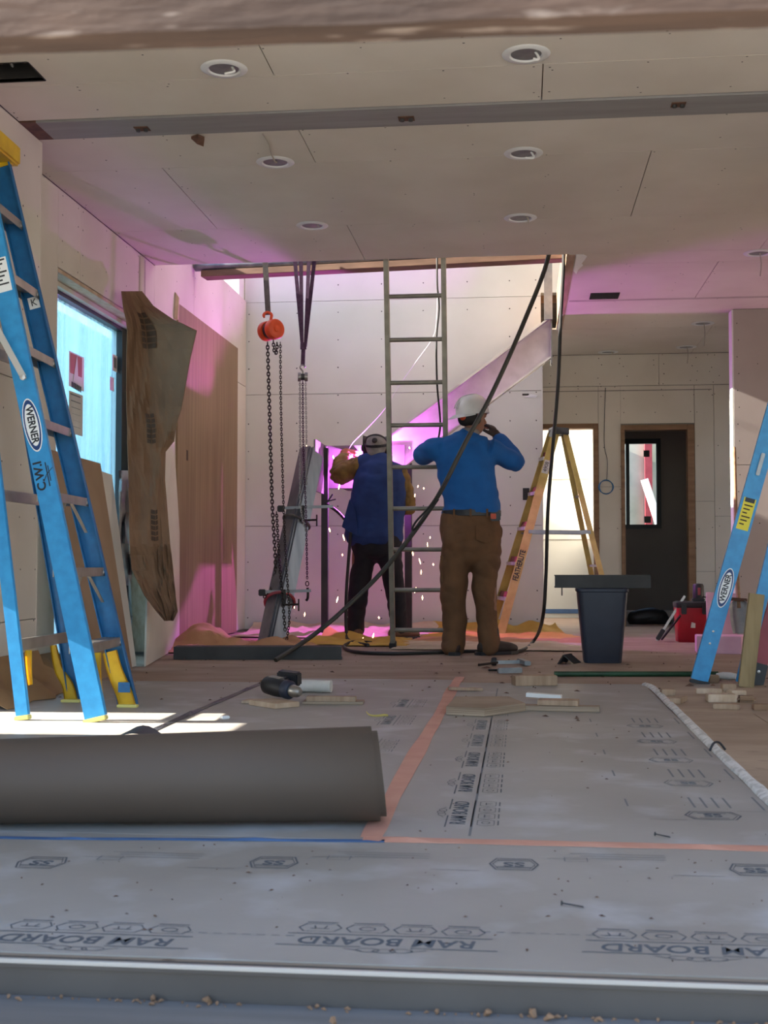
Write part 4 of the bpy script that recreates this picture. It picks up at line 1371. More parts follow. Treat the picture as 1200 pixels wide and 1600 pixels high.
def hand(c, fd, up, thumb, s=1.0, curl=.5, r=.0085):
    """palm at c; fd = finger direction, up = back of the hand, thumb = side the thumb leaves from"""
    fd = V(fd).normalized(); up = V(up); up = (up - fd * up.dot(fd)).normalized()
    th = V(thumb); th = (th - fd * th.dot(fd) - up * th.dot(up)).normalized()
    c = V(c)
    out = []
    rot = Matrix((th, fd, up)).transposed()
    out.append(ell(c + fd * .035 * s, .043 * s, .052 * s, .019 * s, rot))
    out.append(limb([tuple(c - fd * .03 * s) + (.026 * s, .024 * s), tuple(c + fd * .03 * s) + (.028 * s, .022 * s)]))
    for k, (off, ln) in enumerate(((.031, .074), (.0105, .084), (-.0105, .078), (-.031, .062))):
        b = c + fd * .072 * s + th * off * s
        a1 = curl * .55
        a2 = curl * 1.25
        a3 = curl * 1.9
        p = [b - fd * .02 * s]
        cur = b
        for ang, f_ in ((a1, .46), (a2, .30), (a3, .24)):
            p.append(cur)
            cur = cur + (fd * math.cos(ang) - up * math.sin(ang)) * ln * s * f_
        p.append(cur)
        out.append(limb([tuple(q) + (r * s * (1.05 - .07 * i),) for i, q in enumerate(p)]))
    b = c + th * .03 * s + fd * .005 * s
    out.append(limb([tuple(b - th * .01 * s) + (r * 1.4 * s,), tuple(b + th * .022 * s + fd * .028 * s - up * .012 * s * curl) + (r * 1.2 * s,),
                     tuple(b + th * .026 * s + fd * .058 * s - up * .03 * s * curl) + (r * 1.0 * s,), tuple(b + th * .018 * s + fd * .08 * s - up * .045 * s * curl) + (r * .85 * s,)]))
    return out
def head(c, look, s=1.0):
    """skull, jaw, nose, ears, lips, eyes; look = facing direction (unit, horizontal-ish)"""
    f = V(look).normalized()
    r = V((0, 0, 1)).cross(f).normalized() * -1      # person's right
    u = r.cross(f) if (r.cross(f)).z > 0 else f.cross(r)
    c = V(c)
    rot = Matrix((r, f, u)).transposed()
    o = [ell(c + f * -.008 * s + u * .02 * s, .075 * s, .094 * s, .098 * s, rot), ell(c + f * .03 * s - u * .055 * s, .056 * s, .066 * s, .066 * s, rot)]
    o.append(limb([tuple(c + f * .088 * s + u * .012 * s) + (.010 * s,), tuple(c + f * .108 * s - u * .022 * s) + (.015 * s,)]))
    for sg in (-1, 1):
        o.append(ell(c + r * sg * .077 * s - f * .005 * s - u * .005 * s, .010 * s, .020 * s, .032 * s, rot))
        o.append(ell(c + r * sg * .032 * s + f * .083 * s + u * .016 * s, .014 * s, .010 * s, .009 * s, rot))
        o.append(ell(c + r * sg * .032 * s + f * .082 * s + u * .034 * s, .024 * s, .012 * s, .007 * s, rot))
    o.append(ell(c + f * .092 * s - u * .052 * s, .026 * s, .010 * s, .006 * s, rot))
    o.append(ell(c + f * .090 * s - u * .064 * s, .022 * s, .010 * s, .006 * s, rot))
    return o

# ---------------- worker with the white hard hat
PB = V((-.325, 8.62, 0.0))
SCL = 1950 / 8.62
def px2(px, py, y=0.0):          # photo pixel -> local point at local depth y
    p = atY(px, py, PB.y + y)
    return V((p.x - PB.x, y, p.z))
hc = px2(738, 652, .02)
look = V((math.sin(.95), math.cos(.95), -.12)).normalized()
RS, RE, RH = px2(764, 702, .0), px2(804, 724, .10), px2(777, 682, .26)
LS, LE, LH = px2(680, 702, .0), px2(661, 710, .20), px2(706, 690, .42)
body = []
body.append(limb([(-.015, .02, .90, .155, .105), (-.02, .02, 1.05, .150, .10), (-.04, .0, 1.25, .165, .105), (-.055, -.005, 1.40, .160, .09), (-.04, .0, 1.47, .09, .065)]))
body.append(limb([(-.03, .0, 1.44, .055, .055), (-.015, .01, 1.53, .052, .055), tuple(hc - V((0, 0, .05))) + (.05, .055)]))
body += head(hc, look)
for S_, E_, H_ in ((RS, RE, RH), (LS, LE, LH)):
    body.append(limb([tuple(S_) + (.045,), tuple(lerp(S_, E_, .5)) + (.045,), tuple(E_) + (.042,), tuple(lerp(E_, H_, .4)) + (.04,), tuple(H_) + (.027,)]))
for sx, foot in ((-1, px2(709, 1010, .05)), (1, px2(765, 1010, .04))):
    hx = -.012 + sx * .09
    body.append(limb([(hx, .02, .92, .085, .095), (hx * 1.0 + sx * .02, .02, .72, .082, .085), (lerp(V((hx, 0, 0)), foot, .6).x, .02, .48, .055, .06), (foot.x, foot.y, .28, .052, .055), (foot.x, foot.y, .09, .04, .045)]))
body += hand(RH, V((-.45, .25, .75)), V((.7, -.4, .4)), V((-.5, -.6, -.2)), 1.0, .9)
body += hand(LH, V((.75, .3, .55)), V((-.3, .2, .9)), V((0, -.6, .6)), 1.0, .8)
man = fuse(body, 'person', 'skin', None, PB, voxel=.0075, smooth=3)
tag(man, 'person in white hard hat, blue pullover and brown work trousers, hand raised to face', 'person')
# pullover
sh = [limb([(-.020, .015, .985, .205, .150), (-.022, .01, 1.06, .198, .142), (-.040, .0, 1.20, .205, .140), (-.060, -.008, 1.33, .208, .135), (-.062, -.008, 1.42, .190, .115), (-.045, 0, 1.475, .125, .085), (-.03, .005, 1.51, .070, .068)])]
sh.append(limb([tuple(RS + V((-.08, 0, .0))) + (.085, .095), tuple(RS + V((.0, .0, -.005))) + (.092, .095), tuple(lerp(RS, RE, .55)) + (.080, .075), tuple(RE) + (.074, .07), tuple(lerp(RE, RH, .22)) + (.072, .066), tuple(lerp(RE, RH, .55)) + (.062, .056), tuple(lerp(RE, RH, .86)) + (.044, .044)]))
sh.append(limb([tuple(LS + V((.07, 0, -.01))) + (.085, .09), tuple(LS) + (.086, .085), tuple(lerp(LS, LE, .55)) + (.078, .075), tuple(LE) + (.07, .068), tuple(lerp(LE, LH, .3)) + (.062, .06), tuple(lerp(LE, LH, .9)) + (.042, .042)]))
fuse(sh, 'pullover', 'shirt_blue', man, PB, voxel=.010, smooth=9, wrinkle=.016, wscale=(6, 6, 13), seed=2)
# ribbed hem
MB().lathe([(.196, .955), (.204, .962), (.208, .985), (.205, 1.005)], (-.018, .013, 0), n=36, ref=(1, 0, 0), sx=1.0, sy=.74).v
# collar
cm = limb([(-.03, .004, 1.485, .075, .072), (-.026, .008, 1.52, .066, .066), (-.022, .012, 1.555, .064, .066)], cap=False)
fuse([cm], 'collar', 'collar_grey', man, PB, voxel=.008, smooth=3)
# trousers
tr = [limb([(-.018, .015, .985, .192, .138), (-.018, .015, .93, .200, .145), (-.018, .02, .86, .212, .15), (-.016, .02, .76, .205, .145), (-.016, .02, .69, .18, .13)])]
for sx, foot in ((-1, px2(709, 1010, .05)), (1, px2(765, 1010, .04))):
    x0 = -.016 + sx * .105
    kx = px2(709 if sx < 0 else 757, 915).x
    ax_ = px2(709 if sx < 0 else 764, 975).x
    tr.append(limb([(x0, .02, .82, .108, .135), (x0 + sx * .0, .02, .68, .108, .125), (lerp(V((x0, 0, 0)), V((kx, 0, 0)), .7).x, .025, .54, .094, .105), (kx, .03, .42, .086, .095), (lerp(V((kx, 0, 0)), V((ax_, 0, 0)), .5).x, .04, .30, .083, .092), (ax_, .04, .17, .085, .105), (ax_ + sx * .004, .04, .075, .088, .125), (ax_ + sx * .006, .04, .045, .084, .125)]))
tro = fuse(tr, 'trousers', 'trouser_brown', man, PB, voxel=.010, smooth=7, wrinkle=.020, wscale=(7, 7, 10), seed=9)
# back pockets, cargo pocket, belt
def pad(name, mt, parent, base, x0, x1, z0, z1, y, t=.006, bev=.003, tilt=0.0):
    m = MB().box((x0 + base.x, y - t + base.y, z0 + base.z), (x1 + base.x, y + base.y, z1 + base.z))
    return m.build(name, mt, parent, bevel=bev)
bl_ = MB().lathe([(.204, .953), (.208, .955), (.208, .993), (.204, .995)], tuple(PB + V((-.018, .015, 0))), n=40, ref=(1, 0, 0), sx=.985, sy=.72)
bl_.build('belt', 'ink_black', man, smooth=True)
for ang in (-2.15, -1.57, -1.0):
    c_ = V((-.018 + .207 * math.cos(ang), .015 + .152 * math.sin(ang), 0))
    MB().box(tuple(PB + c_ + V((-.007, -.006, .945))), tuple(PB + c_ + V((.007, .006, 1.0)))).build('belt_loop', 'trouser_brown', man, bevel=.002)
tp = thing('tape_measure', 'red and black tape measure clipped on the belt of person in blue', 'tape measure', PB + V((.13, -.12, .93)))
MB().box(tuple(PB + V((.115, -.150, .915))), tuple(PB + V((.185, -.118, .975)))).build('case', 'black_plastic', tp, bevel=.008)
MB().box(tuple(PB + V((.118, -.155, .930))), tuple(PB + V((.155, -.149, .965)))).build('badge', 'orange', tp, bevel=.002)
for sx in (-1, 1):
    cx_ = -.018 + sx * .10
    m = MB()
    q = []
    for (u, w) in ((-.065, .885), (.065, .885), (.065, .79), (0, .765), (-.065, .79)):
        x_ = cx_ + u
        y_ = .02 - .150 * math.sqrt(max(.05, 1 - ((x_ + .018) / .214) ** 2)) - .010
        q.append(PB + V((x_, y_, w)))
    m.prism(q, (0, .012, 0)).build('back_pocket', 'trouser_brown', man, bevel=.002)
m = MB().box(tuple(PB + V((-.226, -.05, .50))), tuple(PB + V((-.206, .09, .67))))
cp_ = m.build('cargo_pocket', 'trouser_brown', man, bevel=.006)
MB().box(tuple(PB + V((-.230, -.055, .645))), tuple(PB + V((-.206, .095, .685)))).build('pocket_flap', 'trouser_brown', cp_, bevel=.004)
# boots
def boot(foot, yaw, name, mt, parent, base, s=1.0):
    d = V((math.sin(yaw), math.cos(yaw), 0))
    f = V((foot.x, foot.y, 0))
    up = limb([tuple(f + V((0, 0, .17))) + (.050 * s, .056 * s), tuple(f + V((0, 0, .09))) + (.052 * s, .06 * s)])
    sole = limb([tuple(f - d * .075 + V((0, 0, .050))) + (.043 * s, .046), tuple(f + d * .02 + V((0, 0, .052))) + (.047 * s, .05), tuple(f + d * .12 * s + V((0, 0, .044))) + (.051 * s, .042), tuple(f + d * .175 * s + V((0, 0, .036))) + (.042 * s, .033)])
    b = fuse([up, sole], name, mt, parent, base, voxel=.008, smooth=4)
    for v in b.data.vertices:
        if v.co.z < .006:
            v.co.z = .004
    sl = MB().prism([base + f + d * a * s + V((d.y, -d.x, 0)) * w * s + V((0, 0, .001)) for a, w in ((-.125, .0), (-.11, .038), (0, .046), (.12, .054), (.19, .035), (.215, 0), (.19, -.035), (.12, -.054), (0, -.046), (-.11, -.038))], (0, 0, .022))
    sl.build('sole', 'black_plastic', parent, bevel=.003)
    return b
boot(px2(709, 1020, .03), -.1, 'boot', 'boot_dark', man, PB, 1.05)
boot(px2(768, 1018, .03), .95, 'boot', 'boot_dark', man, PB, 1.05)
# hard hat with the brim turned to the back
bk = V((-look.x, -look.y, 0)).normalized()
rot = Matrix((V((bk.y, -bk.x, 0)), bk, V((0, 0, 1)))).transposed().to_4x4() @ Matrix.Rotation(-.12, 4, 'X')
hm = MB()
prof = [(1e-4, .128), (.04, .124), (.075, .108), (.100, .080), (.113, .04), (.118, .0), (.121, -.012), (.119, -.014), (.112, -.004), (.108, .03), (.095, .075), (.07, .102), (.035, .118), (1e-4, .121)]
hm.lathe(prof, n=32, sx=.98, sy=1.18)
hm.v = [rot @ p + PB + hc + V((0, 0, .03)) for p in hm.v]
hat = hm.build('hard_hat', 'hardhat', man, smooth=True)
bm2 = MB()
rws = []
for i in range(17):
    a = math.radians(20 + 140 * i / 16)
    e = .050 * math.sin((i / 16) * math.pi) ** .8
    rws.append([rot @ V((math.cos(a) * .117, math.sin(a) * .138, -.008)) + PB + hc + V((0, 0, .03)), rot @ V((math.cos(a) * (.118 + e * .4), math.sin(a) * (.138 + e), -.02 - e * .25)) + PB + hc + V((0, 0, .03))])
bm2.sheet(rws, .004, (0, 0, 1)).build('brim', 'hardhat', hat, smooth=True)
for k in (-1, 0, 1):
    P_ = [rot @ V((.022 * k, .138 * 1.0 * math.cos(t), .128 * math.sin(t) - .0)) * 1.0 + PB + hc + V((0, 0, .031)) for t in [i * math.pi / 10 for i in range(1, 10)]]
    MB().tube(P_, .0045, 6).build('ridge', 'hardhat', hat, smooth=True)
ds = rot @ V((-.116, .03, .045)) + PB + hc + V((0, 0, .03))
MB().lathe([(.022, 0), (.022, .004), (0, .005)], rot @ V((-.09, -.07, .055)) + PB + hc + V((0, 0, .03)), rot.to_3x3() @ V((-.8, -.55, .3)), n=8).build('decal', 'ink_black', hat)
MB().lathe([(.024, 0), (.026, .006), (.014, .014), (0, .016)], PB + hc + V((-.06, -.085, -.005)), V((-.5, -.85, 0)), n=14).build('ratchet_knob', 'orange', hat, smooth=True)
hr = fuse([ell(hc + V((-.018, -.018, -.01)), .084, .086, .072)], 'hair', 'hair', man, PB, voxel=.008, smooth=3)
for v in hr.data.vertices:
    if v.co.z < hc.z - .05: v.co.z = hc.z - .05 + (v.co.z - hc.z + .05) * .6
# glove on the raised hand and the small phone it holds
gl = hand(RH, V((-.45, .25, .75)), V((.7, -.4, .4)), V((-.5, -.6, -.2)), 1.12, .9, .0105)
gl.append(limb([tuple(RH + V((.05, -.04, -.08)) * .6) + (.042,), tuple(RH) + (.036,)]))
fuse(gl, 'glove', 'glove_dark', man, PB, voxel=.006, smooth=3)

# ---------------- welder
WB = V((-1.195, 10.28, 0.0))
def pw(px, py, y=0.0):
    p = atY(px, py, WB.y + y)
    return V((p.x - WB.x, y, p.z))
whc = pw(588, 700, .05)
RS, RE, RH = pw(624, 738, .02), pw(637, 786, .06), pw(606, 775, .26)
LS, LE, LH = pw(562, 724, .02), pw(531, 741, .10), pw(541, 707, .32)
body = [limb([(.0, .0, .86, .15, .10), (.0, .0, 1.05, .15, .10), (.005, .0, 1.25, .165, .105), (.005, .01, 1.40, .155, .09), (.0, .02, 1.46, .09, .065)]),
        limb([(.0, .02, 1.42, .055, .055), (-.005, .035, 1.50, .052, .055), tuple(whc - V((0, 0, .05))) + (.05, .055)])]
body += head(whc, V((-.1, .97, -.3)))
for S_, E_, H_ in ((RS, RE, RH), (LS, LE, LH)):
    body.append(limb([tuple(S_) + (.045,), tuple(lerp(S_, E_, .5)) + (.045,), tuple(E_) + (.042,), tuple(lerp(E_, H_, .4)) + (.04,), tuple(H_) + (.027,)]))
wf_ = ((-1, pw(556, 990, .0)), (1, pw(622, 990, .04)))
for sx, foot in wf_:
    body.append(limb([(sx * .09, .0, .90, .085, .095), (lerp(V((sx * .09, 0, 0)), foot, .4).x, .0, .70, .082, .085), (lerp(V((sx * .09, 0, 0)), foot, .75).x, .0, .47, .055, .06), (foot.x, foot.y, .27, .052, .055), (foot.x, foot.y, .09, .04, .045)]))
lhd = (V((.55, .55, .1)), V((-.1, -.2, .9)), V((.2, -.3, .6)))
rhd = (V((-.5, .7, .3)), V((.2, .1, .9)), V((-.4, -.4, .5)))
body += hand(LH, *lhd, 1.0, .9)
body += hand(RH, *rhd, 1.0, .9)
wel = fuse(body, 'person', 'skin', None, WB, voxel=.0075, smooth=3)
tag(wel, 'welder in navy jacket with tan leather sleeves and grey welding cap, seen from behind', 'person')
jx = lambda a, b: (pw(a, 800).x + pw(b, 800).x) / 2
jw = lambda a, b: (pw(b, 800).x - pw(a, 800).x) / 2
jk = [limb([(jx(538, 630), .0, .845, jw(538, 630), .165), (jx(540, 631), .0, .93, jw(540, 631), .16), (jx(545, 633), .0, 1.05, jw(545, 633), .150), (jx(549, 635), .0, 1.20, jw(549, 635), .145), (jx(551, 636), .005, 1.32, jw(551, 636), .14), (jx(554, 630), .01, 1.42, jw(554, 630) * .95, .115), (jx(570, 612), .02, 1.485, .105, .085), (.0, .03, 1.52, .07, .07)])]
jk.append(limb([tuple(RS + V((-.06, 0, .02))) + (.08, .085), tuple(RS + V((-.01, 0, 0))) + (.08, .08)]))
jk.append(limb([tuple(LS + V((.07, 0, 0))) + (.08, .085), tuple(LS + V((.025, 0, 0))) + (.078, .08)]))
fuse(jk, 'jacket', 'jacket_navy', wel, WB, voxel=.010, smooth=8, wrinkle=.010, wscale=(7, 7, 11), seed=5)
# hem flap that swings out on the left
q = [pw(534, 823, -.10), pw(547, 832, -.13), pw(560, 838, -.15), pw(556, 800, -.13), pw(546, 780, -.10)]
MB().prism([WB + p for p in q], (0, .012, 0)).build('jacket_flap', 'jacket_navy', wel, bevel=.002)
fuse([limb([tuple(lerp(LS, LE, .10)) + (.078, .08), tuple(lerp(LS, LE, .6)) + (.086, .085), tuple(LE + V((0, 0, -.005))) + (.086, .086), tuple(lerp(LE, LH, .35)) + (.086, .08), tuple(lerp(LE, LH, .7)) + (.075, .07), tuple(lerp(LE, LH, .88)) + (.064, .06)])],
     'sleeve', 'leather_tan', wel, WB, voxel=.009, smooth=5, wrinkle=.026, wscale=(12, 12, 16), seed=1)
fuse([limb([tuple(lerp(RS, RE, .1)) + (.072, .078), tuple(lerp(RS, RE, .6)) + (.072, .075), tuple(RE + V((.0, 0, -.02))) + (.07, .07), tuple(lerp(RE, RH, .4)) + (.068, .066), tuple(lerp(RE, RH, .85)) + (.056, .056)])],
     'sleeve', 'leather_tan', wel, WB, voxel=.009, smooth=5, wrinkle=.024, wscale=(12, 12, 16), seed=3)
for H_, dd, E_ in ((LH, lhd, LE), (RH, rhd, RE)):
    g = hand(H_, *dd, 1.2, .9, .011)
    g.append(limb([tuple(lerp(E_, H_, .72)) + (.052,), tuple(H_) + (.04,)]))
    fuse(g, 'glove', 'glove_tan', wel, WB, voxel=.006, smooth=3)
tr = [limb([(jx(548, 630), .0, .90, .205, .14), (jx(548, 630), .0, .82, .21, .145), (jx(549, 630), .0, .74, .205, .14)])]
for sx, foot in wf_:
    hx = jx(548, 630) + sx * .105
    tr.append(limb([(hx, .0, .82, .10, .13), (hx, .0, .68, .098, .115), (lerp(V((hx, 0, 0)), foot, .5).x, .005, .50, .088, .098), (lerp(V((hx, 0, 0)), foot, .8).x, .005, .35, .080, .088), (foot.x, .0 + foot.y * .5, .20, .074, .086), (foot.x, foot.y, .08, .075, .09)]))
fuse(tr, 'trousers', 'trouser_black', wel, WB, voxel=.010, smooth=6, wrinkle=.014, wscale=(8, 8, 12), seed=4)
boot(pw(556, 995, .0), -.35, 'boot', 'boot_brown', wel, WB, 1.05)
boot(pw(624, 995, .03), .75, 'boot', 'boot_brown', wel, WB, 1.05)
# welding cap, head gear straps, helmet raised shell seen past the ears
cp = fuse([ell(whc + V((0, -.008, .022)), .092, .108, .098), ell(whc + V((0, -.05, -.04)), .070, .05, .05)], 'welding_cap', 'cap_grey', wel, WB, voxel=.008, smooth=3, wrinkle=.004, wscale=(20, 20, 26))
def strapring(c, a0, a1, rx, ry, axis_tilt, w, name, mt):
    m = MB(); rws = []
    R_ = Matrix.Rotation(axis_tilt, 3, 'X')
    for i in range(25):
        a = a0 + (a1 - a0) * i / 24
        p = R_ @ V((math.cos(a) * rx, math.sin(a) * ry, 0))
        up_ = R_ @ V((0, 0, w / 2))
        rws.append([WB + c + p - up_, WB + c + p + up_])
    m.sheet(rws, .003, (0, 0, -.1))
    o = m.build(name, mt, wel)
    md = o.modifiers.new('t', 'SOLIDIFY'); md.thickness = .004
    return o
strapring(whc + V((0, -.008, .03)), 0, 2 * math.pi, .098, .114, .25, .016, 'head_strap', 'ink_black')
strapring(whc + V((0, -.008, .05)), math.pi, 2 * math.pi, .090, .104, -.5, .014, 'head_strap', 'ink_black')
MB().lathe([(.02, 0), (.024, .01), (.016, .02), (0, .022)], WB + whc + V((.0, -.112, .05)), (0, -1, .25), n=14).build('ratchet_knob', 'black_plastic', wel, smooth=True)
m = MB(); rws = []
for j in range(7):
    z = -.13 + .24 * j / 6
    rws.append([WB + whc + V((math.cos(a) * (.118 - .02 * abs(z)), .03 + math.sin(a) * .15, z)) for a in [math.radians(-8 + 196 * i / 20) for i in range(21)]])
hs = m.sheet(rws).build('helmet_shell', 'black_plastic', wel, smooth=True)
md = hs.modifiers.new('t', 'SOLIDIFY'); md.thickness = .004
for sg in (-1, 1):
    MB().lathe([(.028, 0), (.03, .012), (.018, .022), (0, .024)], WB + whc + V((sg * .105, .0, .0)), (sg, 0, 0), n=14).build('pivot_knob', 'black_plastic', wel, smooth=True)
# ================================================================== stair steel
stf = thing('stair_frame', 'grey steel stair stringer and landing frame on dark posts at the back wall', 'stair frame', (-1.2, 11.0, 0))
SY = 10.72
KS = SY / 11.12
sl0, sl1 = V((-1.16 * KS, SY, CAMH + .955 * KS)), V((0.245 * KS, SY, CAMH + 1.982 * KS))
dS = (sl1 - sl0).normalized()
nS = V((-dS.z, 0, dS.x))
# stringer: channel whose web faces the room, flanges towards the wall; lower end cut level
hw = .145
web = MB()
a0 = sl0 - nS * hw; a1 = sl0 + nS * hw; b0 = sl1 - nS * hw; b1 = sl1 + nS * hw
# vertical cut at the top, vertical cut at the bottom
def onl(p, x): return p + dS * ((x - p.x) / dS.x)
xl, xr_ = -1.20, .255
web.prism([onl(a0, -1.01), onl(a0, xr_), onl(a1, xr_), onl(a1, xl), V((xl, SY, 1.31))], (0, .012, 0))
web.build('stringer_web', 'steel_stringer', stf)
for p in (a1, a0):
    x0 = xl if p is a1 else -1.01
    q0, q1 = onl(p, x0), onl(p, xr_)
    MB().prism([q0, q1, q1 - nS * (.014 if p is a1 else -.014), q0 - nS * (.014 if p is a1 else -.014)], (0, -.085, 0)).build('stringer_flange', 'steel_stringer', stf)
MB().box((xr_, SY - .09, 2.33), (xr_ + .012, SY + .10, 2.70)).build('end_plate', 'steel_primer', stf)
MB().box((.20, SY - .11, 2.70), (.27, SY - .085, 3.3)).build('hanger_plate', 'galv', stf)
MB().channel((-1.72, 10.70, 1.465), (-1.00, 10.70, 1.465), (0, 0, 1), .37, (0, 1, 0), .08, .012).build('landing_beam', 'steel_primer', stf)  # right end lengthened to block arc light from the back wall
pp = atY(508, 700, 10.55)
MB().box((pp.x - .028, 10.52, 0), (pp.x + .028, 10.58, pp.z)).build('post', 'steel_dark', stf, bevel=.003)
pp = atY(638, 735, 10.76)
MB().box((pp.x - .03, 10.735, 0), (pp.x + .03, 10.79, 1.50)).build('post', 'steel_dark', stf, bevel=.003)
MB().box((-1.69, 10.08, 1.22), (-1.675, 10.515, 1.645)).build('landing_joist', 'steel_primer', stf)  # side plate, split around the post, added to block arc light from plywood
MB().box((-1.69, 10.585, 1.22), (-1.675, 10.699, 1.645)).build('landing_joist', 'steel_primer', stf)
MB().box((-1.60, 10.79, 1.30), (-1.54, 11.45, 1.36)).build('landing_joist', 'steel_primer', stf)
MB().box((-1.06, 10.80, 1.30), (-1.0, 11.45, 1.36)).build('landing_joist', 'steel_primer', stf)

# leaning steel tube held by the hoist
ca = V((-1.86, 9.16, .012)); cb = atY(487, 706, 9.85)
lc = thing('steel_tube', 'heavy grey steel tube leaning in the slings of the chain hoist', 'steel tube', (ca.x, ca.y, 0))
dC = (cb - ca).normalized()
uC = V((1, -.55, 0)); uC = (uC - dC * uC.dot(dC)).normalized()
vC = dC.cross(uC)
if vC.y < 0: vC = -vC
MB().beam(ca, cb, uC, .115, .20).build('tube_body', 'steel', lc, bevel=.014)
MB().beam(ca + uC * .062 - vC * .055, cb + uC * .062 - vC * .055, uC, .012, .035).build('edge_bar', 'steel', lc, bevel=.003)
# steel channel on the floor in front of it
c0, c1 = atZ(270, 1031), atZ(533, 1031)
fc = MB().channel((c0.x, c0.y + .015, .042), (c1.x, c1.y + .015, .042), (0, 0, 1), .082, (0, 1, 0), .16, .008).build('steel_channel', 'steel_dark')
tag(fc, 'dark steel channel lying on the floor in front of the leaning tube', 'steel channel')

# F clamps
def fclamp(p, q, label, hd):
    t = thing('bar_clamp', label, 'clamp', p, 'bar clamps')
    d = (q - p).normalized()
    MB().beam(p, q, (0, 0, 1), .022, .008).build('bar', 'galv', t)
    MB().beam(p - V((0, 0, .03)), p + V((0, 0, .02)), d, .05, .05).build('fixed_jaw', 'steel_dark', t, bevel=.006)
    k = lerp(p, q, hd)
    MB().beam(k + V((0, 0, .015)), k - V((0, 0, .11)), d, .028, .02).build('sliding_jaw', 'steel_dark', t, bevel=.004)
    MB().tube([k - V((0, 0, .10)) - d * .05, k - V((0, 0, .10)) + d * .11], .008, 8).build('screw', 'chain', t)
    MB().tube([k - V((0, 0, .06)) + d * .11, k - V((0, 0, .15)) + d * .11], .006, 8).build('handle', 'chain', t)
m_ = lerp(ca, cb, .66) - vC * .115
fclamp(m_ + V((-.07, 0, 0)), m_ + V((.34, 0, .012)), 'bar clamp across the upper part of the leaning steel tube', .42)
m_ = lerp(ca, cb, .235) - vC * .115
fclamp(m_ + V((-.07, -.01, 0)), m_ + V((.30, 0, .01)), 'bar clamp across the foot of the leaning steel tube', .45)
# rope and sling round the tube
def loop(c, ru, rv, r, mt, name, label, tilt=0):
    P_ = [c + uC * math.cos(a) * ru + vC * math.sin(a) * rv + dC * tilt * math.cos(a) for a in [i * 2 * math.pi / 24 for i in range(24)]]
    return tag(MB().tube(P_, r, 8, closed=True).build(name, mt, smooth=True), label, 'rope')
loop(lerp(ca, cb, .62), .085, .13, .011, 'strap_grey', 'rope_loop', 'grey rope loop tied round the upper part of the leaning tube')
loop(lerp(ca, cb, .215), .088, .132, .012, 'red_fg', 'rope_loop', 'reddish rope loop tied round the foot of the leaning tube', .05)

# timber and pipe across the stairwell
tb0, tb1 = V((-2.60, 9.62, 2.93)), V((1.0, 9.20, 2.93))
tb0 = V((-2.50, 9.62, 2.93)); tb1 = V((.33, 9.33, 2.93))
tag(MB().beam(tb0 - V((0, 0, .015)), tb1 - V((0, 0, .015)), (0, 0, 1), .05, .14).build('timber_beam', 'timber_old', bevel=.003), 'rough timber laid across the stairwell opening under the pipe', 'beam')
pb0, pb1 = V((-2.58, 9.50, 3.02)), V((1.1, 9.16, 3.16))
tag(MB().tube([tb0 + V((-.06, -.03, .047)), tb1 + V((-.01, -.03, .047))], .036, 14).build('steel_pipe', 'steel', smooth=True), 'dark steel pipe spanning the stairwell and carrying the slings', 'pipe')

# ---- chain hoist
def chain(pts, pitch, r, name, mt, parent):
    P_ = smoothpath(pts, 10)
    # resample by length
    out = [P_[0]]; acc = 0
    for a, b in zip(P_, P_[1:]):
        d = (b - a); L_ = d.length; s = pitch - acc
        while s <= L_:
            out.append(a + d * (s / L_)); s += pitch
        acc = (acc + L_) % pitch
    m = MB()
    for i in range(len(out) - 1):
        a, b = out[i], out[i + 1]
        d = (b - a).normalized()
        u = V((1, .3, 0)) if i % 2 else V((-.3, 1, 0))
        u = (u - d * u.dot(d)).normalized()
        c = (a + b) / 2
        hl, hw_ = pitch * .70, r * 2.3
        ring = [c + d * math.copysign(abs(math.cos(t)) ** .7, math.cos(t)) * hl + u * math.sin(t) * hw_ for t in [k * math.pi / 4 for k in range(8)]]
        m.tube(ring, r, 5, closed=True)
    return m.build(name, mt, parent, smooth=True)
YH = 9.42
hz = atY(423, 516, YH)
bt = MB()
st0, st1 = atY(414, 408, YH), atY(419, 492, YH)
tag(MB().beam(V((st0.x, YH, 2.99)), st1, xr, .042, .006).build('lifting_strap', 'strap_grey'), 'single grey webbing strap carrying the orange chain hoist', 'strap')
ch = thing('chain_hoist', 'orange chain hoist with two drums and dark hanging chains', 'chain hoist', (hz.x, YH, hz.z - .1))
axh = V((.72, -.69, 0)).normalized()
def drum(c, r, w, mt, name):
    return MB().lathe([(r * .25, -w / 2 - .006), (r * .3, -w / 2), (r * .93, -w / 2), (r, -w / 2 + .008), (r, w / 2 - .008), (r * .93, w / 2), (r * .62, w / 2 + .003), (r * .56, w / 2), (r * .3, w / 2), (r * .25, w / 2 + .006)], c, axh, n=32).build(name, mt, ch, smooth=True)
drum(hz + axh * .05, .078, .06, 'orange', 'hoist_drum')
drum(hz - axh * .055, .076, .05, 'orange', 'hoist_drum')
drum(hz - axh * .005, .062, .05, 'black_plastic', 'hoist_core')
hk = atY(418, 494, YH)
MB().tube(smoothpath([hz + V((0, 0, .07)), hk + V((.028, 0, -.02)), hk + V((.030, 0, .012)), hk + V((.0, 0, .03)), hk + V((-.028, 0, .015)), hk + V((-.026, 0, -.012))]), [.012] * 28 + [.008] * 3, 8).build('top_hook', 'orange', ch, smooth=True)
c_h = [atY(418, 535, YH), atY(421, 640, YH - .01), atY(425, 780, YH - .03), atY(430, 900, YH - .10), lerp(ca, cb, .2) - vC * .15 - uC * .03]
chain(c_h, .026, .0048, 'load_chain', 'chain', ch)
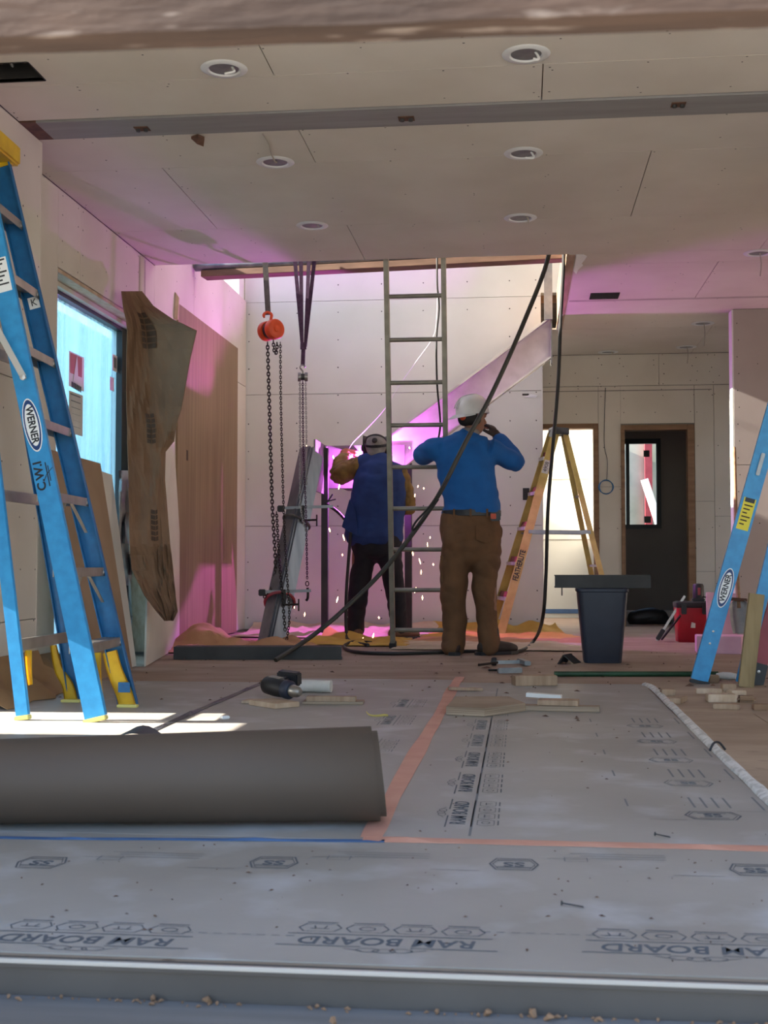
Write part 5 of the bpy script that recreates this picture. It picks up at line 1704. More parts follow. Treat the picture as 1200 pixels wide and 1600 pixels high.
chain([atY(427, 532, YH - .03), atY(428, 546, YH - .03), atY(431, 553, YH - .03), atY(433, 540, YH - .03), atY(432, 532, YH - .03)], .022, .0045, 'slack_chain', 'chain', ch)
c_h = [atY(438, 535, YH - .05), atY(439, 640, YH - .06), atY(443, 790, YH - .08), atY(447, 880, YH - .26), atY(452, 960, YH - .36), atY(448, 1000, YH - .42)]
chain(c_h, .020, .0032, 'hand_chain', 'chain', ch)
chain([atY(432, 800, YH - .06), atY(436, 870, YH - .24), atY(441, 930, YH - .36), atY(446, 990, YH - .42)], .022, .004, 'slack_chain', 'chain', ch)

# ---- purple sling with the small silver hoist
YS = 9.36
kn = atY(474, 541, YS)
sg = thing('round_sling', 'dark purple webbing sling hanging from the pipe in two loops', 'sling', kn)
for px, yy in ((460, -.02), (470, -.03), (483, .05), (492, .06)):
    top = atY(px, 405, YS + yy); top.z = 3.0
    MB().beam(top, kn + V((.012 if px > 475 else -.008, yy * .3, 0)), xr, .030, .010, .022, .012).build('webbing', 'strap_purple', sg)
MB().beam(kn + V((0, 0, .03)), kn - V((0, 0, .035)), xr, .045, .035).build('knot', 'strap_purple', sg, bevel=.01)
kb = atY(473, 571, YS)
MB().beam(kn - V((0, 0, .02)), kb, xr, .030, .012).build('webbing', 'strap_purple', sg)
sh_ = thing('small_hoist', 'small silver chain hoist hanging from the purple sling', 'chain hoist', kb - V((0, 0, .15)))
MB().tube(smoothpath([kb + V((.02, 0, -.015)), kb + V((.0, 0, .008)), kb + V((-.02, 0, -.015)), kb + V((0, 0, -.045)), kb + V((0, 0, -.07))]), .007, 8).build('top_hook', 'chain_silver', sh_, smooth=True)
hb = atY(473, 589, YS)
for dx in (-.026, .026):
    MB().lathe([(.034, -.012), (.036, 0), (.034, .012)], hb + V((dx, 0, 0)), (1, .2, 0), n=16).build('side_plate', 'chain_silver', sh_, smooth=True)
MB().lathe([(.026, -.02), (.026, .02)], hb, (1, .2, 0), n=16).build('sheave', 'steel_dark', sh_)
chain([hb + V((-.022, 0, -.03)), atY(469, 700, YS), atY(470, 790, YS), atY(478, 830, YS + .0)], .018, .0028, 'load_chain', 'chain_silver', sh_)
chain([hb + V((.0, 0, -.03)), atY(474, 700, YS + .03), atY(478, 800, YS + .03), atY(480, 905, YS + .03)], .018, .0028, 'load_chain', 'strap_purple', sh_)
chain([hb + V((.022, 0, -.03)), atY(479, 700, YS + .05), atY(479, 760, YS + .05)], .018, .0024, 'hand_chain', 'chain_silver', sh_)
hk = atY(480, 912, YS + .03)
MB().tube([hk + V((math.cos(a) * .012, 0, math.sin(a) * .018)) for a in [i * math.pi / 6 for i in range(12)]], .004, 6, closed=True).build('ring', 'chain', sh_)
MB().tube(smoothpath([hk + V((.002, 0, -.03)), hk + V((.006, 0, -.07)), hk + V((.004, 0, -.11)), hk + V((-.008, 0, -.13))]), .010, 8).build('bottom_hook', 'chain', sh_, smooth=True)

# ---- cords and hoses
def cord(name, label, pts, r, mt, cat='cable'):
    return tag(MB().tube(smoothpath(pts, 8), r, 8).build(name, mt, smooth=True), label, cat)
g = lambda *a: atY(*a)
cord('hose', 'thick dark hose slanting from the ceiling opening across the person down to the floor',
     [V((.20, 8.60, 3.05)), g(857, 400, 8.56), g(820, 500, 8.40), g(770, 612, 8.30), g(728, 690, 8.28), g(690, 765, 8.28), g(655, 820, 8.34), g(600, 890, 8.36), g(540, 950, 8.30), g(490, 992, 8.18), atZ(432, 1031, .012) - V((0, .03, 0))], .0155, 'hose', 'hose')
cord('power_cord', 'thin black cord lying beside the slanting hose', [g(700, 748, 8.25), g(672, 790, 8.26), g(650, 815, 8.3), g(645, 828, 8.31), g(662, 812, 8.26), g(685, 780, 8.22)], .007, 'dark_rubber')
cord('hose', 'black hose hanging from the stairwell corner and running left along the floor behind the boots',
     [V((.30, 8.75, 3.05)), g(881, 402, 8.75), g(876, 500, 8.78), g(872, 600, 8.8), g(862, 720, 8.82), g(856, 800, 8.85), g(853, 900, 8.9), g(848, 965, 8.92), atZ(835, 1000, .04), atZ(808, 1018, .014), atZ(740, 1021, .014) + V((0, .22, 0)), atZ(670, 1020, .014), atZ(600, 1021, .014), atZ(552, 1018, .014), atZ(538, 1010, .014), atZ(552, 1003, .02), atZ(580, 1004, .02)], .0125, 'dark_rubber', 'hose')
cord('welding_cable', 'black welding cable hanging beside the legs of the welder', [g(548, 832, 10.15), g(545, 870, 10.12), g(541, 930, 10.1), g(541, 985, 10.08), atZ(546, 1001, .016), atZ(575, 1008, .016)], .013, 'dark_rubber')
cord('signal_wire', 'thin white wire strung diagonally from the ladder to the glove of the welder', [g(684, 440, 10.4), g(682, 500, 10.5), g(676, 528, 10.5), g(650, 565, 10.55), g(622, 605, 10.6), g(600, 640, 10.6), g(575, 668, 10.62), g(553, 690, 10.62), g(545, 702, 10.6)], .0022, 'white_plastic', 'wire')
cord('power_cord', 'black cord hanging down behind the right rail of the metal ladder', [V((-.60, 9.0, 3.0)), g(683, 440, 9.0), g(686, 480, 9.05), g(682, 530, 9.1), g(683, 600, 9.15), g(688, 660, 9.2), g(684, 690, 9.25)], .007, 'dark_rubber')
gc = thing('ground_clamp', 'welding ground clamp gripping the left dark post', 'clamp', atY(513, 785, 10.50))
MB().beam(atY(508, 790, 10.50), atY(520, 772, 10.50), (0, 1, 0), .02, .012).build('jaw', 'steel_dark', gc, bevel=.003)
MB().beam(atY(509, 784, 10.48), atY(525, 780, 10.48), (0, 1, 0), .02, .010).build('jaw', 'steel_dark', gc, bevel=.003)
MB().tube(smoothpath([atY(509, 788, 10.49), atY(520, 794, 10.47), atY(530, 802, 10.46), atY(542, 815, 10.42), atY(552, 826, 10.38)]), .014, 8).build('lead', 'dark_rubber', gc, smooth=True)
# wire with coil on the rear wall
wc = thing('wire_coil', 'blue wire coil hanging on a thin wire between the two door openings', 'wire', atY(946, 770, 12.69))
MB().tube(smoothpath([atY(946, 606, 12.71), atY(944, 690, 12.69), atY(949, 720, 12.69), atY(948, 750, 12.68)]), .0032, 6).build('drop_wire', 'ink_black', wc, smooth=True)
cc = atY(947, 761, 12.68)
for k in range(3):
    MB().tube([cc + V((math.cos(a) * (.066 + .004 * k), -.006 + .006 * k, math.sin(a) * (.072 - .003 * k))) for a in [i * math.pi / 12 for i in range(24)]], .0045, 6, closed=True).build('coil_turn', 'blue_dark', wc, smooth=True)

# ================================================================== left side sheets
pl = MB().box((XL + .002, 9.10, 0.012), (XL + .016, 11.08, 2.585)).build('plywood_sheet', 'plywood')
tag(pl, 'large brown plywood sheet standing flat against the left stairwell wall', 'plywood')
p = atX(294, 712, XL + .017)
MB().box((XL + .0155, p.y - .05, p.z - .04), (XL + .0166, p.y + .0, p.z + .04)).build('stamp', 'print_brown', pl)
sp = MB()
tag(MB().prism([(XL + .004, 9.02, 2.45), (XL + .03, 9.03, 2.45), (XL + .03, 9.06, 2.62), (XL + .004, 9.05, 2.66)], (0, .02, 0)).build('wood_splinter', 'pine_pale'), 'pale split wood end above the hanging cardboard', 'splinter')
# hanging cardboard
CR = [(455, 190, 205, 222), (478, 192, 215, 240), (500, 197, 225, 272), (517, 199, 228, 307), (560, 198, 232, 297), (600, 198, 234, 290), (640, 198, 238, 283), (660, 199, 242, 276),
      (690, 199, 243, 272), (706, 200, 244, 259), (750, 201, 243, 258), (800, 202, 243, 262), (850, 203, 244, 266), (890, 206, 246, 270), (930, 226, 253, 274), (955, 245, 261, 277), (970, 258, 264, 270)]
def cardpt(y, u):
    for r0_, r1_ in zip(CR, CR[1:]):
        if r0_[0] <= y <= r1_[0]:
            break
    t = (y - r0_[0]) / (r1_[0] - r0_[0])
    l, f, r = (r0_[k] + (r1_[k] - r0_[k]) * t for k in (1, 2, 3))
    px = l + (f - l) * u * 2 if u < .5 else f + (r - f) * (u - .5) * 2
    if u < .5:
        Y_ = 7.62 + .12 * u * 2 + .02 * math.sin(u * 6.2)
    else:
        fl = max(0, min(1, (y - 480) / 30)) * max(0, min(1, (712 - y) / 40))
        Y_ = 7.74 + (u - .5) * 2 * (.05 - .42 * fl * max(0, min(1, (700 - y) / 190)))
    Y_ -= .30 * max(0., min(1., (y - 700) / 150))
    Y_ += .022 * abs(noise.noise(V((u * 5 + y * .01, y * .012, 7)))) + .03 * noise.noise(V((u * 4, y * .018, 1.5))) + .012 * noise.noise(V((u * 9, y * .05, 4))) * (1 + (y > 850) * 2.5)
    return atY(px, y, Y_)
rws = []
ys = sorted(set([r[0] for r in CR] + [455 + (970 - 455) * i / 40 for i in range(41)]))
for y in ys:
    rws.append([cardpt(min(y, 969.9), j / 18) for j in range(19)])
cb_ = MB().sheet(rws).build('cardboard_sheet', 'kraft_dark')
md = cb_.modifiers.new('t', 'SOLIDIFY'); md.thickness = .004
tag(cb_, 'torn brown cardboard sheet hanging down over the far side of the window', 'cardboard')
for (ya, yb, ua, ub) in ((487, 545, .40, .60), (645, 693, .36, .52), (795, 845, .42, .60)):
    m = MB()
    M0 = lambda a, b: cardpt(ya + (yb - ya) * b, ua + (ub - ua) * a) + V((.0, -.010, 0))
    for k in range(6):
        b0, b1 = k / 6 + .02, (k + 1) / 6 - .02
        m.add([M0(.0, b0), M0(.45, b0 + .03), M0(.45, b1 + .03), M0(.0, b1)], [(0, 1, 2, 3)])
        m.add([M0(.55, b0 + .03), M0(1, b0), M0(1, b1), M0(.55, b1 + .03)], [(0, 1, 2, 3)])
    m.build('stamp', 'print_brown', cb_)
# hardboard panel leaning by the ladder
def leaning(name, mt, label, tl, tr, br, bl_, t=.008, cat='panel', smooth=False):
    n_ = (V(tr) - V(tl)).cross(V(bl_) - V(tl)).normalized() * t
    return tag(MB().prism([tl, tr, br, bl_], n_).build(name, mt), label, cat)
br = atZ(207, 1043, .004); bl2 = V((-2.22, 6.15, .004))
br = V((-2.27, br.y, .004))
br = atX(207, 1043, -2.28); br.z = .004
leaning('hardboard_panel', 'kraft', 'brown hardboard panel leaning below the window behind the blue ladder', atX(70, 700, -2.50), atX(157, 724, -2.50), br, V((-2.26, 6.45, .004)))
b1 = atX(211, 1036, -2.34); b1.z = .004
b2 = atX(196, 1040, -2.34); b2.z = .004
leaning('drywall_offcut', 'drywall', 'narrow pale drywall strip leaning behind the brown hardboard panel', atX(158, 736, -2.53), atX(175, 742, -2.53), b1 + V((0, .03, 0)), b2, .012, 'drywall')
q1, q2 = atZ(228, 1041, .004), atZ(291, 1004, .004)
leaning('drywall_offcut', 'drywall', 'grey drywall offcut leaning below the hanging cardboard', atX(236, 694, -2.50), atX(272, 688, -2.50), q2, q1, .0125, 'drywall')
# plastic sheeting bunched at the window edge
rws = []
for i in range(16):
    t = i / 15
    y = 735 + 245 * t
    rws.append([atX(px + 2.5 * noise.noise(V((t * 9, px * .2, 0))), y, -2.50 + .05 * noise.noise(V((t * 6, px * .3, 2))) + .05 * t) for px in (186, 191, 196, 201, 206)])
ps_ = MB().sheet(rws).build('plastic_sheet', 'galv', smooth=True)
md = ps_.modifiers.new('t', 'SOLIDIFY'); md.thickness = .002
tag(ps_, 'narrow crinkled silver plastic sheet hanging at the far window edge', 'plastic sheet')

# ================================================================== drop cloths
def cloth(name, label, mt, poly, amp, seed, rise=None, n=34, mound=None, cat='drop cloth'):
    """poly = four floor corners; bilinear patch with folds"""
    a, b, c, d = (V(p) for p in poly)
    rws = []
    for i in range(n + 1):
        r = []
        for j in range(n + 1):
            u, v = j / n, i / n
            p = a * (1 - u) * (1 - v) + b * u * (1 - v) + c * u * v + d * (1 - u) * v
            e = .03 * noise.noise(V((u * 7, v * 7, seed)))
            p = V((p.x + e, p.y + e * .7, 0))
            edge = min(1, min(u, 1 - u, v, 1 - v) * 6 + .12)
            f = abs(noise.noise(V((p.x * 3.2 + seed, p.y * 4.5, seed)))) * 1.2 + abs(noise.noise(V((p.x * 8 + p.y * 5, p.y * 9, seed + 3)))) * .5
            z = .006 + amp * f * edge
            if rise:
                z += rise * max(0, (v - .72) / .28) ** 1.4 * (.75 + .5 * noise.noise(V((u * 8, seed, 0))))
            if mound:
                for mx, my, mr, mh in mound:
                    q = math.exp(-((p.x - mx) ** 2 + (p.y - my) ** 2 * 1.3) / (mr * mr))
                    z += mh * q
            r.append((p.x, p.y, z))
        rws.append(r)
    return tag(MB().sheet(rws, .003, (0, 0, 1)).build(name, mt, smooth=True), label, cat, 'drop cloths')
cloth('drop_cloth', 'cream canvas drop cloth bunched along the foot of the stairwell wall', 'canvas', [(-2.45, 10.35, 0), (-.9, 10.3, 0), (-.75, 11.42, 0), (-2.48, 11.42, 0)], .07, 2.0, rise=.10)
cloth('drop_cloth', 'cream canvas drop cloth spread behind the boots of the person in blue', 'canvas', [(-.95, 9.05, 0), (.55, 9.0, 0), (.50, 9.85, 0), (-.95, 9.95, 0)], .03, 5.0)
cloth('drop_cloth', 'ochre yellow drop cloth spread under the yellow stepladder', 'canvas_yellow', [(-.85, 10.55, 0), (.62, 10.2, 0), (.30, 11.44, 0), (-.85, 11.44, 0)], .035, 7.0, rise=.11)
cloth('drop_cloth', 'orange drop cloth strip between the cream and yellow cloths', 'canvas_orange', [(-.9, 9.9, 0), (.7, 9.8, 0), (.65, 10.35, 0), (-.85, 10.6, 0)], .03, 9.0)
cloth('drop_cloth', 'yellow drop cloth folded at the feet of the welder', 'canvas_yellow', [(-1.72, 9.45, 0), (-.85, 9.35, 0), (-.9, 10.32, 0), (-1.60, 10.35, 0)], .06, 11.0, mound=[(-1.62, 10.25, .12, .10)])
cloth('drop_cloth', 'orange brown drop cloth heaped behind the steel channel', 'canvas_orange', [(-2.52, 8.50, 0), (-1.30, 8.52, 0), (-1.35, 9.05, 0), (-2.53, 9.6, 0)], .09, 13.0, mound=[(-2.32, 8.98, .20, .17), (-1.75, 8.72, .25, .04)])

# ================================================================== bin and what lies on it
bc = atZ(943, 1037)
can = thing('trash_bin', 'navy rectangular plastic bin standing on the floor at centre right', 'bin', (bc.x, bc.y + .13, 0))
def rrect(cx, cy, w, d, r, z, n=5):
    out = []
    for sx, sy, a0_ in ((1, 1, 0), (-1, 1, 90), (-1, -1, 180), (1, -1, 270)):
        for k in range(n):
            a = math.radians(a0_ + 90 * k / (n - 1))
            out.append(V((cx + sx * (w / 2 - r) + r * math.cos(a), cy + sy * (d / 2 - r) + r * math.sin(a), z)))
    return out
def binshell(levels, cx, cy):
    m = MB()
    R_ = [rrect(cx, cy, w, d, r, z) for w, d, r, z in levels]
    n = len(R_[0])
    for r in R_: m.v += r
    for i in range(len(R_) - 1):
        for j in range(n):
            m.f.append((i * n + j, i * n + (j + 1) % n, (i + 1) * n + (j + 1) % n, (i + 1) * n + j))
    m.f.append(tuple(range(n))[::-1])
    m.f.append(tuple((len(R_) - 1) * n + j for j in range(n)))
    return m
cx, cy = bc.x, bc.y + .14
zt = atY(943, 920, cy - .15).z
binshell([(.23, .21, .03, 0), (.235, .215, .03, .01), (.31, .29, .035, zt - .03), (.306, .286, .03, zt), (.296, .276, .03, zt), (.225, .205, .03, .02), (.22, .20, .03, .018)], cx, cy).build('bin_body', 'can_navy', can, smooth=True)
binshell([(.318, .298, .036, zt - .022), (.326, .306, .038, zt - .018), (.326, .306, .038, zt - .002), (.318, .298, .036, zt + .002), (.300, .280, .03, zt + .001), (.300, .280, .03, zt - .022)], cx, cy).build('rim', 'can_navy', can, smooth=True)
e0, e1 = atY(867, 908, cy - .10), atY(1017, 908, cy - .10)
tag(MB().channel((e0.x, e0.y, zt + .045), (e1.x, e1.y, zt + .045), (0, 0, 1), .082, (0, 1, 0), .14, .008).build('steel_channel', 'steel_dark'), 'dark steel channel offcut lying across the top of the bin', 'steel channel')
k0 = atY(878, 925, cy - .08)
tag(MB().beam((k0.x, k0.y, zt + .004), (k0.x, k0.y, zt - .045), xr, .008, .012).build('steel_tab', 'steel_dark'), 'short steel tab hanging below the channel on the bin', 'tab')

# ================================================================== right hand items
tbx = thing('tool_box', 'red plastic tool box with black lid standing before the rear doorway', 'tool box', (1.26, 10.25, 0))
tl_ = atY(1058, 950, 10.15); trr = atY(1112, 950, 10.15)
tw = trr.x - tl_.x; tcx = (tl_.x + trr.x) / 2
zl = atY(1080, 950, 10.15).z
binshell([(tw * .90, .2, .02, .0), (tw * .92, .21, .02, .008), (tw, .24, .025, zl - .02), (tw, .24, .025, zl)], tcx, 10.28).build('box_body', 'red_plastic', tbx, smooth=True)
binshell([(tw * 1.02, .25, .02, zl + .001), (tw * 1.04, .26, .02, zl + .012), (tw * 1.04, .26, .02, zl + .04), (tw * .9, .2, .02, zl + .05)], tcx, 10.28).build('lid', 'black_plastic', tbx, smooth=True)
for k in (-1, 1):
    MB().box((tcx + k * tw * .3 - .02, 10.14, zl - .05), (tcx + k * tw * .3 + .02, 10.158, zl + .03)).build('latch', 'black_plastic', tbx, bevel=.004)
pz = atY(1083, 977, 10.15)
MB().prism([(pz.x - .018, 10.163, pz.z - .02), (pz.x + .018, 10.163, pz.z - .022), (pz.x + .02, 10.163, pz.z + .015), (pz.x - .01, 10.163, pz.z + .024)], (0, -.002, 0)).build('worn_label', 'paper', tbx)
bt_ = thing('battery_tool', 'black cordless tool body standing upright on the red tool box', 'power tool', (tcx, 10.28, zl + .05))
ux = atY(1091, 925, 10.28).x
MB().box((ux - .052, 10.23, zl + .05), (ux + .045, 10.33, zl + .075)).build('battery', 'black_plastic', bt_, bevel=.006)
MB().lathe([(.044, 0), (.046, .02), (.044, .10), (.036, .115), (0, .118)], (ux, 10.28, zl + .075), n=20).build('housing', 'black_plastic', bt_, smooth=True)
MB().box((ux - .01, 10.232, zl + .10), (ux + .012, 10.24, zl + .16)).build('grip_strip', 'red_fg', bt_, bevel=.002)
MB().tube(smoothpath([(ux + .03, 10.25, zl + .085), (ux + .09, 10.22, zl + .08), (ux + .15, 10.2, zl + .06)]), .005, 6).build('cord', 'black_plastic', bt_)
lv = thing('folding_stand', 'thin silver folding stand leaning on the floor left of the tool box', 'stand', (1.1, 10.1, 0))
a_, b_ = atZ(1026, 1001, .01), atY(1070, 931, 10.22)
MB().beam(a_, b_, xr, .018, .014).build('leg', 'alu', lv)
MB().beam(atZ(1034, 999, .01), atY(1063, 962, 10.0), xr, .014, .012).build('leg', 'black_plastic', lv)
MB().beam(lerp(a_, b_, .02), lerp(a_, b_, .25), xr, .035, .03).build('hinge', 'steel_dark', lv, bevel=.005)
f0, f1 = atZ(1089, 1021, 0), atZ(1158, 1024, 0)
zf = atY(1120, 994, f0.y).z
tag(MB().hexa([V((f0.x, f0.y, 0)), V((f1.x + .02, f0.y - .05, 0)), V((f1.x + .1, f0.y + .22, 0)), V((f0.x + .02, f0.y + .25, 0))], [p + V((0, 0, zf)) for p in (V((f0.x, f0.y, 0)), V((f1.x + .02, f0.y - .05, 0)), V((f1.x + .1, f0.y + .22, 0)), V((f0.x + .02, f0.y + .25, 0)))]).build('foam_block', 'pink_foam', bevel=.004), 'pink insulation foam block on the floor behind the right blue ladder', 'foam block')
g0 = atY(1128, 994, 9.62); 
tag(MB().beam(V((g0.x, 9.60, .002)), V((g0.x + .02, 9.78, .40)), xr, .22, .03).build('insulation_sheet', 'pink_foam', bevel=.003), 'upright pink foam panel leaning behind the foam block', 'insulation')
shv = thing('shovel', 'shovel with metal blade standing behind the right blue ladder', 'shovel', (1.55, 9.45, 0))
s0 = atY(1158, 990, 9.42); s1 = atY(1155, 938, 9.50)
rws = []
for i in range(9):
    t = i / 8
    c = lerp(s0, s1, t)
    w = (.075 * (1 - .25 * (1 - t) ** 3)) if t < .85 else .075 * (1 - (t - .85) * 3)
    rws.append([c + V((w * (j - 3) / 3, .035 * (1 - ((j - 3) / 3) ** 2), 0)) for j in range(7)])
bl3 = MB().sheet(rws, .003, (0, 1, 0)).build('blade', 'galv', shv, smooth=True)
MB().tube([s1 + V((0, .02, -.06)), atY(1152, 905, 9.6), atY(1147, 700, 10.4)], .016, 10).build('handle', 'lumber', shv, smooth=True)
MB().beam(s1 + V((-.06, .02, .01)), s1 + V((.06, .02, .0)), (0, 0, 1), .025, .03).build('collar', 'rust', shv, bevel=.004)
bg = fuse([limb([tuple(atY(990, 967, 13.2)) + (.10, .085), tuple(atY(1010, 964, 13.2)) + (.11, .10), tuple(atY(1030, 966, 13.2)) + (.10, .09), tuple(atY(1042, 972, 13.2)) + (.05, .05)])], 'black_bag', 'black_plastic', None, (0, 0, 0), voxel=.015, smooth=3, wrinkle=.012)
tag(bg, 'black bundled plastic bag on the floor in the dim back room', 'bag')
rl_ = MB().tube([(1.05, 13.9, .06), (1.64, 13.95, .06)], .055, 14).build('sheet_roll', 'paper', smooth=True)
tag(rl_, 'pale sheet roll lying at the back of the dim room', 'roll')

# ================================================================== floor clutter
def rot_box(px, py, w, d, h, ang, name, mt, label, cat, z=0.004, bev=.0015, group=None, tilt=0.0):
    c = atZ(px, py, z)
    R_ = Matrix.Rotation(ang, 4, 'Z')
    if tilt:
        R_ = R_ @ Matrix.Rotation(tilt, 4, 'Y')
    m = MB().box((-w / 2, -d / 2, 0), (w / 2, d / 2, h))
    m.v = [R_ @ p + V((c.x, c.y + d / 2 * abs(math.cos(ang)) * .6, z)) for p in m.v]
    mn = min(p.z for p in m.v)
    m.v = [p + V((0, 0, z - mn)) for p in m.v]
    return tag(m.build(name, mt, bevel=bev), label, cat, group)
def poly_piece(pts, h, name, mt, label, cat, z=.004, group=None):
    P_ = [atZ(x, y, z) for x, y in pts]
    return tag(MB().prism(P_, (0, 0, h)).build(name, mt, bevel=.001), label, cat, group)
G = 'wood offcuts on the floor'
poly_piece([(697, 1117), (757, 1120), (821, 1111), (795, 1100), (712, 1100)], .034, 'plywood_offcut', 'plyedge', 'thick plywood offcut with angled end beside the orange tape', 'offcut', group=G)
rot_box(872, 1111, .35, .07, .022, -.08, 'plywood_offcut', 'plyedge', 'long thin plywood strip right of the thick offcut', 'offcut', group=G)
rot_box(873, 1102, .17, .09, .022, -.12, 'plywood_offcut', 'pine', 'short wood wedge resting on the thin plywood strip', 'offcut', z=.028, group=G)
rot_box(850, 1092, .16, .05, .018, -.15, 'plywood_offcut', 'white_paint', 'white painted stick lying behind the thin plywood strip', 'offcut', z=.012, group=G, tilt=.05)
rot_box(835, 1071, .22, .09, .050, .25, 'wood_block', 'pine', 'solid timber block in the middle of the floor before the bin', 'wood block', group=G)
rot_box(727, 1080, .17, .03, .014, .2, 'wood_stick', 'pine', 'thin wood stick lying across the orange tape', 'stick', group=G, tilt=.04)
BL = [(1044, 1087, .065, .05, .03, .1, 'small wood cube at the left end of the block group by the white strip'), (1062, 1099, .05, .13, .025, -.35, 'angled wood block just right of the white strip'),
      (1108, 1084, .12, .05, .025, -.05, 'flat wood block in front of the right blue ladder foot'), (1139, 1080, .065, .05, .035, .1, 'small upright wood block nearest the timber stud'),
      (1128, 1097, .13, .07, .035, .05, 'wide grooved wood block in the middle of the block group'), (1152, 1094, .07, .07, .045, .2, 'pale cube shaped wood block beside the rounded block'),
      (1167, 1098, .085, .06, .03, 0, 'reddish rounded wood block at the right of the group'), (1136, 1108, .11, .06, .022, -.2, 'flat knotty wood block at the front of the group'),
      (1196, 1110, .10, .05, .025, 0, 'dark wood block cut off by the right border'), (1116, 1067, .05, .05, .04, 0, 'small brown wood cube behind the right blue ladder foot')]
for i, (px, py, w, d, h, a, lb) in enumerate(BL):
    rot_box(px, py, w, d, h, a, 'wood_block', ('pine', 'pine', 'pine_pale', 'pine', 'pine_pale', 'pine_pale', 'lumber', 'pine', 'lumber', 'lumber')[i], lb, 'wood block', z=.0045, group='wood blocks by the right ladder', bev=.003 if i != 6 else .012)
# boards under the drill
rot_box(426, 1104, .20, .13, .022, -.75, 'board_offcut', 'pine_pale', 'pale pine board offcut under the drill', 'offcut', group=G)
rot_box(410, 1099, .18, .09, .012, -.1, 'board_offcut', 'pine_pale', 'thin pale board lying left under the drill board', 'offcut', z=.0042, group=G)
rot_box(520, 1100, .27, .10, .012, .06, 'board_offcut', 'plyedge', 'dark flat strip of wood right of the drill', 'offcut', group=G)
rot_box(517, 1096, .22, .045, .022, .05, 'board_offcut', 'pine', 'narrow weathered stick lying on the dark strip', 'offcut', z=.0165, group=G)
pr = atZ(492, 1083, .004)
m = MB().tube([(pr.x - .10, pr.y + .05, .034), (pr.x + .075, pr.y + .03, .034)], .03, 16)
tag(m.build('paper_roll', 'paper', smooth=True), 'white paper roll lying behind the drill', 'roll')
rot_box(424, 1066, .12, .02, .012, .2, 'wood_stick', 'lumber', 'small brown stick lying near the black tape behind the drill', 'stick', group=G)
dz = .0275
dc = atZ(443, 1092, dz)
dr_ = thing('cordless_drill', 'black and teal cordless drill lying on the pine boards', 'drill', (dc.x, dc.y, dz))
da = V((.80, -.55, -.10)).normalized(); dup = V((0, 0, 1))
pc_ = V((dc.x - .03, dc.y + .03, dz + .048))
MB().lathe([(.030, -.085), (.040, -.07), (.043, -.02), (.041, .03), (.036, .045)], pc_, da, n=20).build('motor_housing', 'black_plastic', dr_, smooth=True)
MB().lathe([(.041, .045), (.042, .055), (.042, .075), (.034, .085)], pc_, da, n=20).build('torque_ring', 'can_navy', dr_, smooth=True)
MB().lathe([(.026, .085), (.028, .095), (.024, .125), (.014, .14), (.006, .142)], pc_, da, n=16).build('chuck', 'alu', dr_, smooth=True)
gd = V((.45, .85, .15)).normalized()
MB().beam(pc_ - da * .03 + gd * .02, pc_ - da * .05 + gd * .12, da, .042, .034).build('grip', 'black_plastic', dr_, bevel=.010)
MB().beam(pc_ - da * .05 + gd * .115, pc_ - da * .055 + gd * .165, da, .11, .065).build('battery', 'black_plastic', dr_, bevel=.008)
MB().beam(pc_ - da * .052 + V((0, 0, .041)), pc_ + da * .02 + V((0, 0, .043)), gd, .03, .004).build('brand_plate', 'ladder_metal', dr_, bevel=.001)
# floor clamp by the boots
k1, k2 = atZ(772, 1035, .02), atZ(812, 1034, .02)
cl = thing('bar_clamp', 'bar clamp lying on the floor in front of the boots', 'clamp', (k1.x, k1.y, 0), 'bar clamps')
MB().beam(k1 + V((-.02, 0, 0)), k2 + V((.02, -.01, 0)), (0, 0, 1), .022, .010).build('bar', 'galv', cl)
MB().beam(k2 + V((.0, .05, .005)), k2 + V((.05, -.13, .0)), (0, 0, 1), .026, .04).build('fixed_jaw', 'galv', cl, bevel=.004)
MB().tube([atZ(748, 1039, .015), k1 + V((.02, 0, 0))], .008, 8).build('screw', 'chain', cl)
MB().lathe([(.024, -.015), (.028, 0), (.024, .015)], k1 + V((.0, 0, .006)), (1, -.05, 0), n=12).build('knob', 'black_plastic', cl, smooth=True)
MB().beam(atZ(778, 1048, .02), atZ(815, 1047, .02), (0, 0, 1), .03, .03).build('sliding_jaw', 'galv', cl, bevel=.004)
MB().tube([atZ(764, 1047, .012), atZ(779, 1047, .016)], .007, 8).build('handle', 'chain', cl)
an = atZ(884, 1037, .002)
m = MB()
m.prism([(an.x - .055, an.y - .03, .002), (an.x - .02, an.y + .0, .055), (an.x - .014, an.y + .0, .055), (an.x - .045, an.y - .03, .002)], (.06, .14, 0))
m.prism([(an.x - .014, an.y, .058), (an.x + .05, an.y, .004), (an.x + .05, an.y, .0), (an.x - .02, an.y, .055)], (.05, .12, 0))
tag(m.build('steel_angle', 'steel_dark'), 'short bent steel angle piece left of the bin foot', 'steel angle')
hs0, hs1 = atZ(866, 1053, .016), atZ(1122, 1053, .016)
tag(MB().tube([hs0, lerp(hs0, hs1, .5), hs1], .0145, 10).build('hose', 'green_hose', smooth=True), 'straight dark green hose lying across the floor behind the right ladder foot', 'hose')
wb0, wb1 = atZ(1120, 1055, .02), atZ(1150, 1057, .02)
tag(MB().tube([wb0, lerp(wb0, wb1, .3), lerp(wb0, wb1, .7), wb1], [.012, .02, .021, .016], 10).build('white_wrapper', 'white_plastic', smooth=True), 'white plastic wrapper at the end of the green hose', 'wrapper')
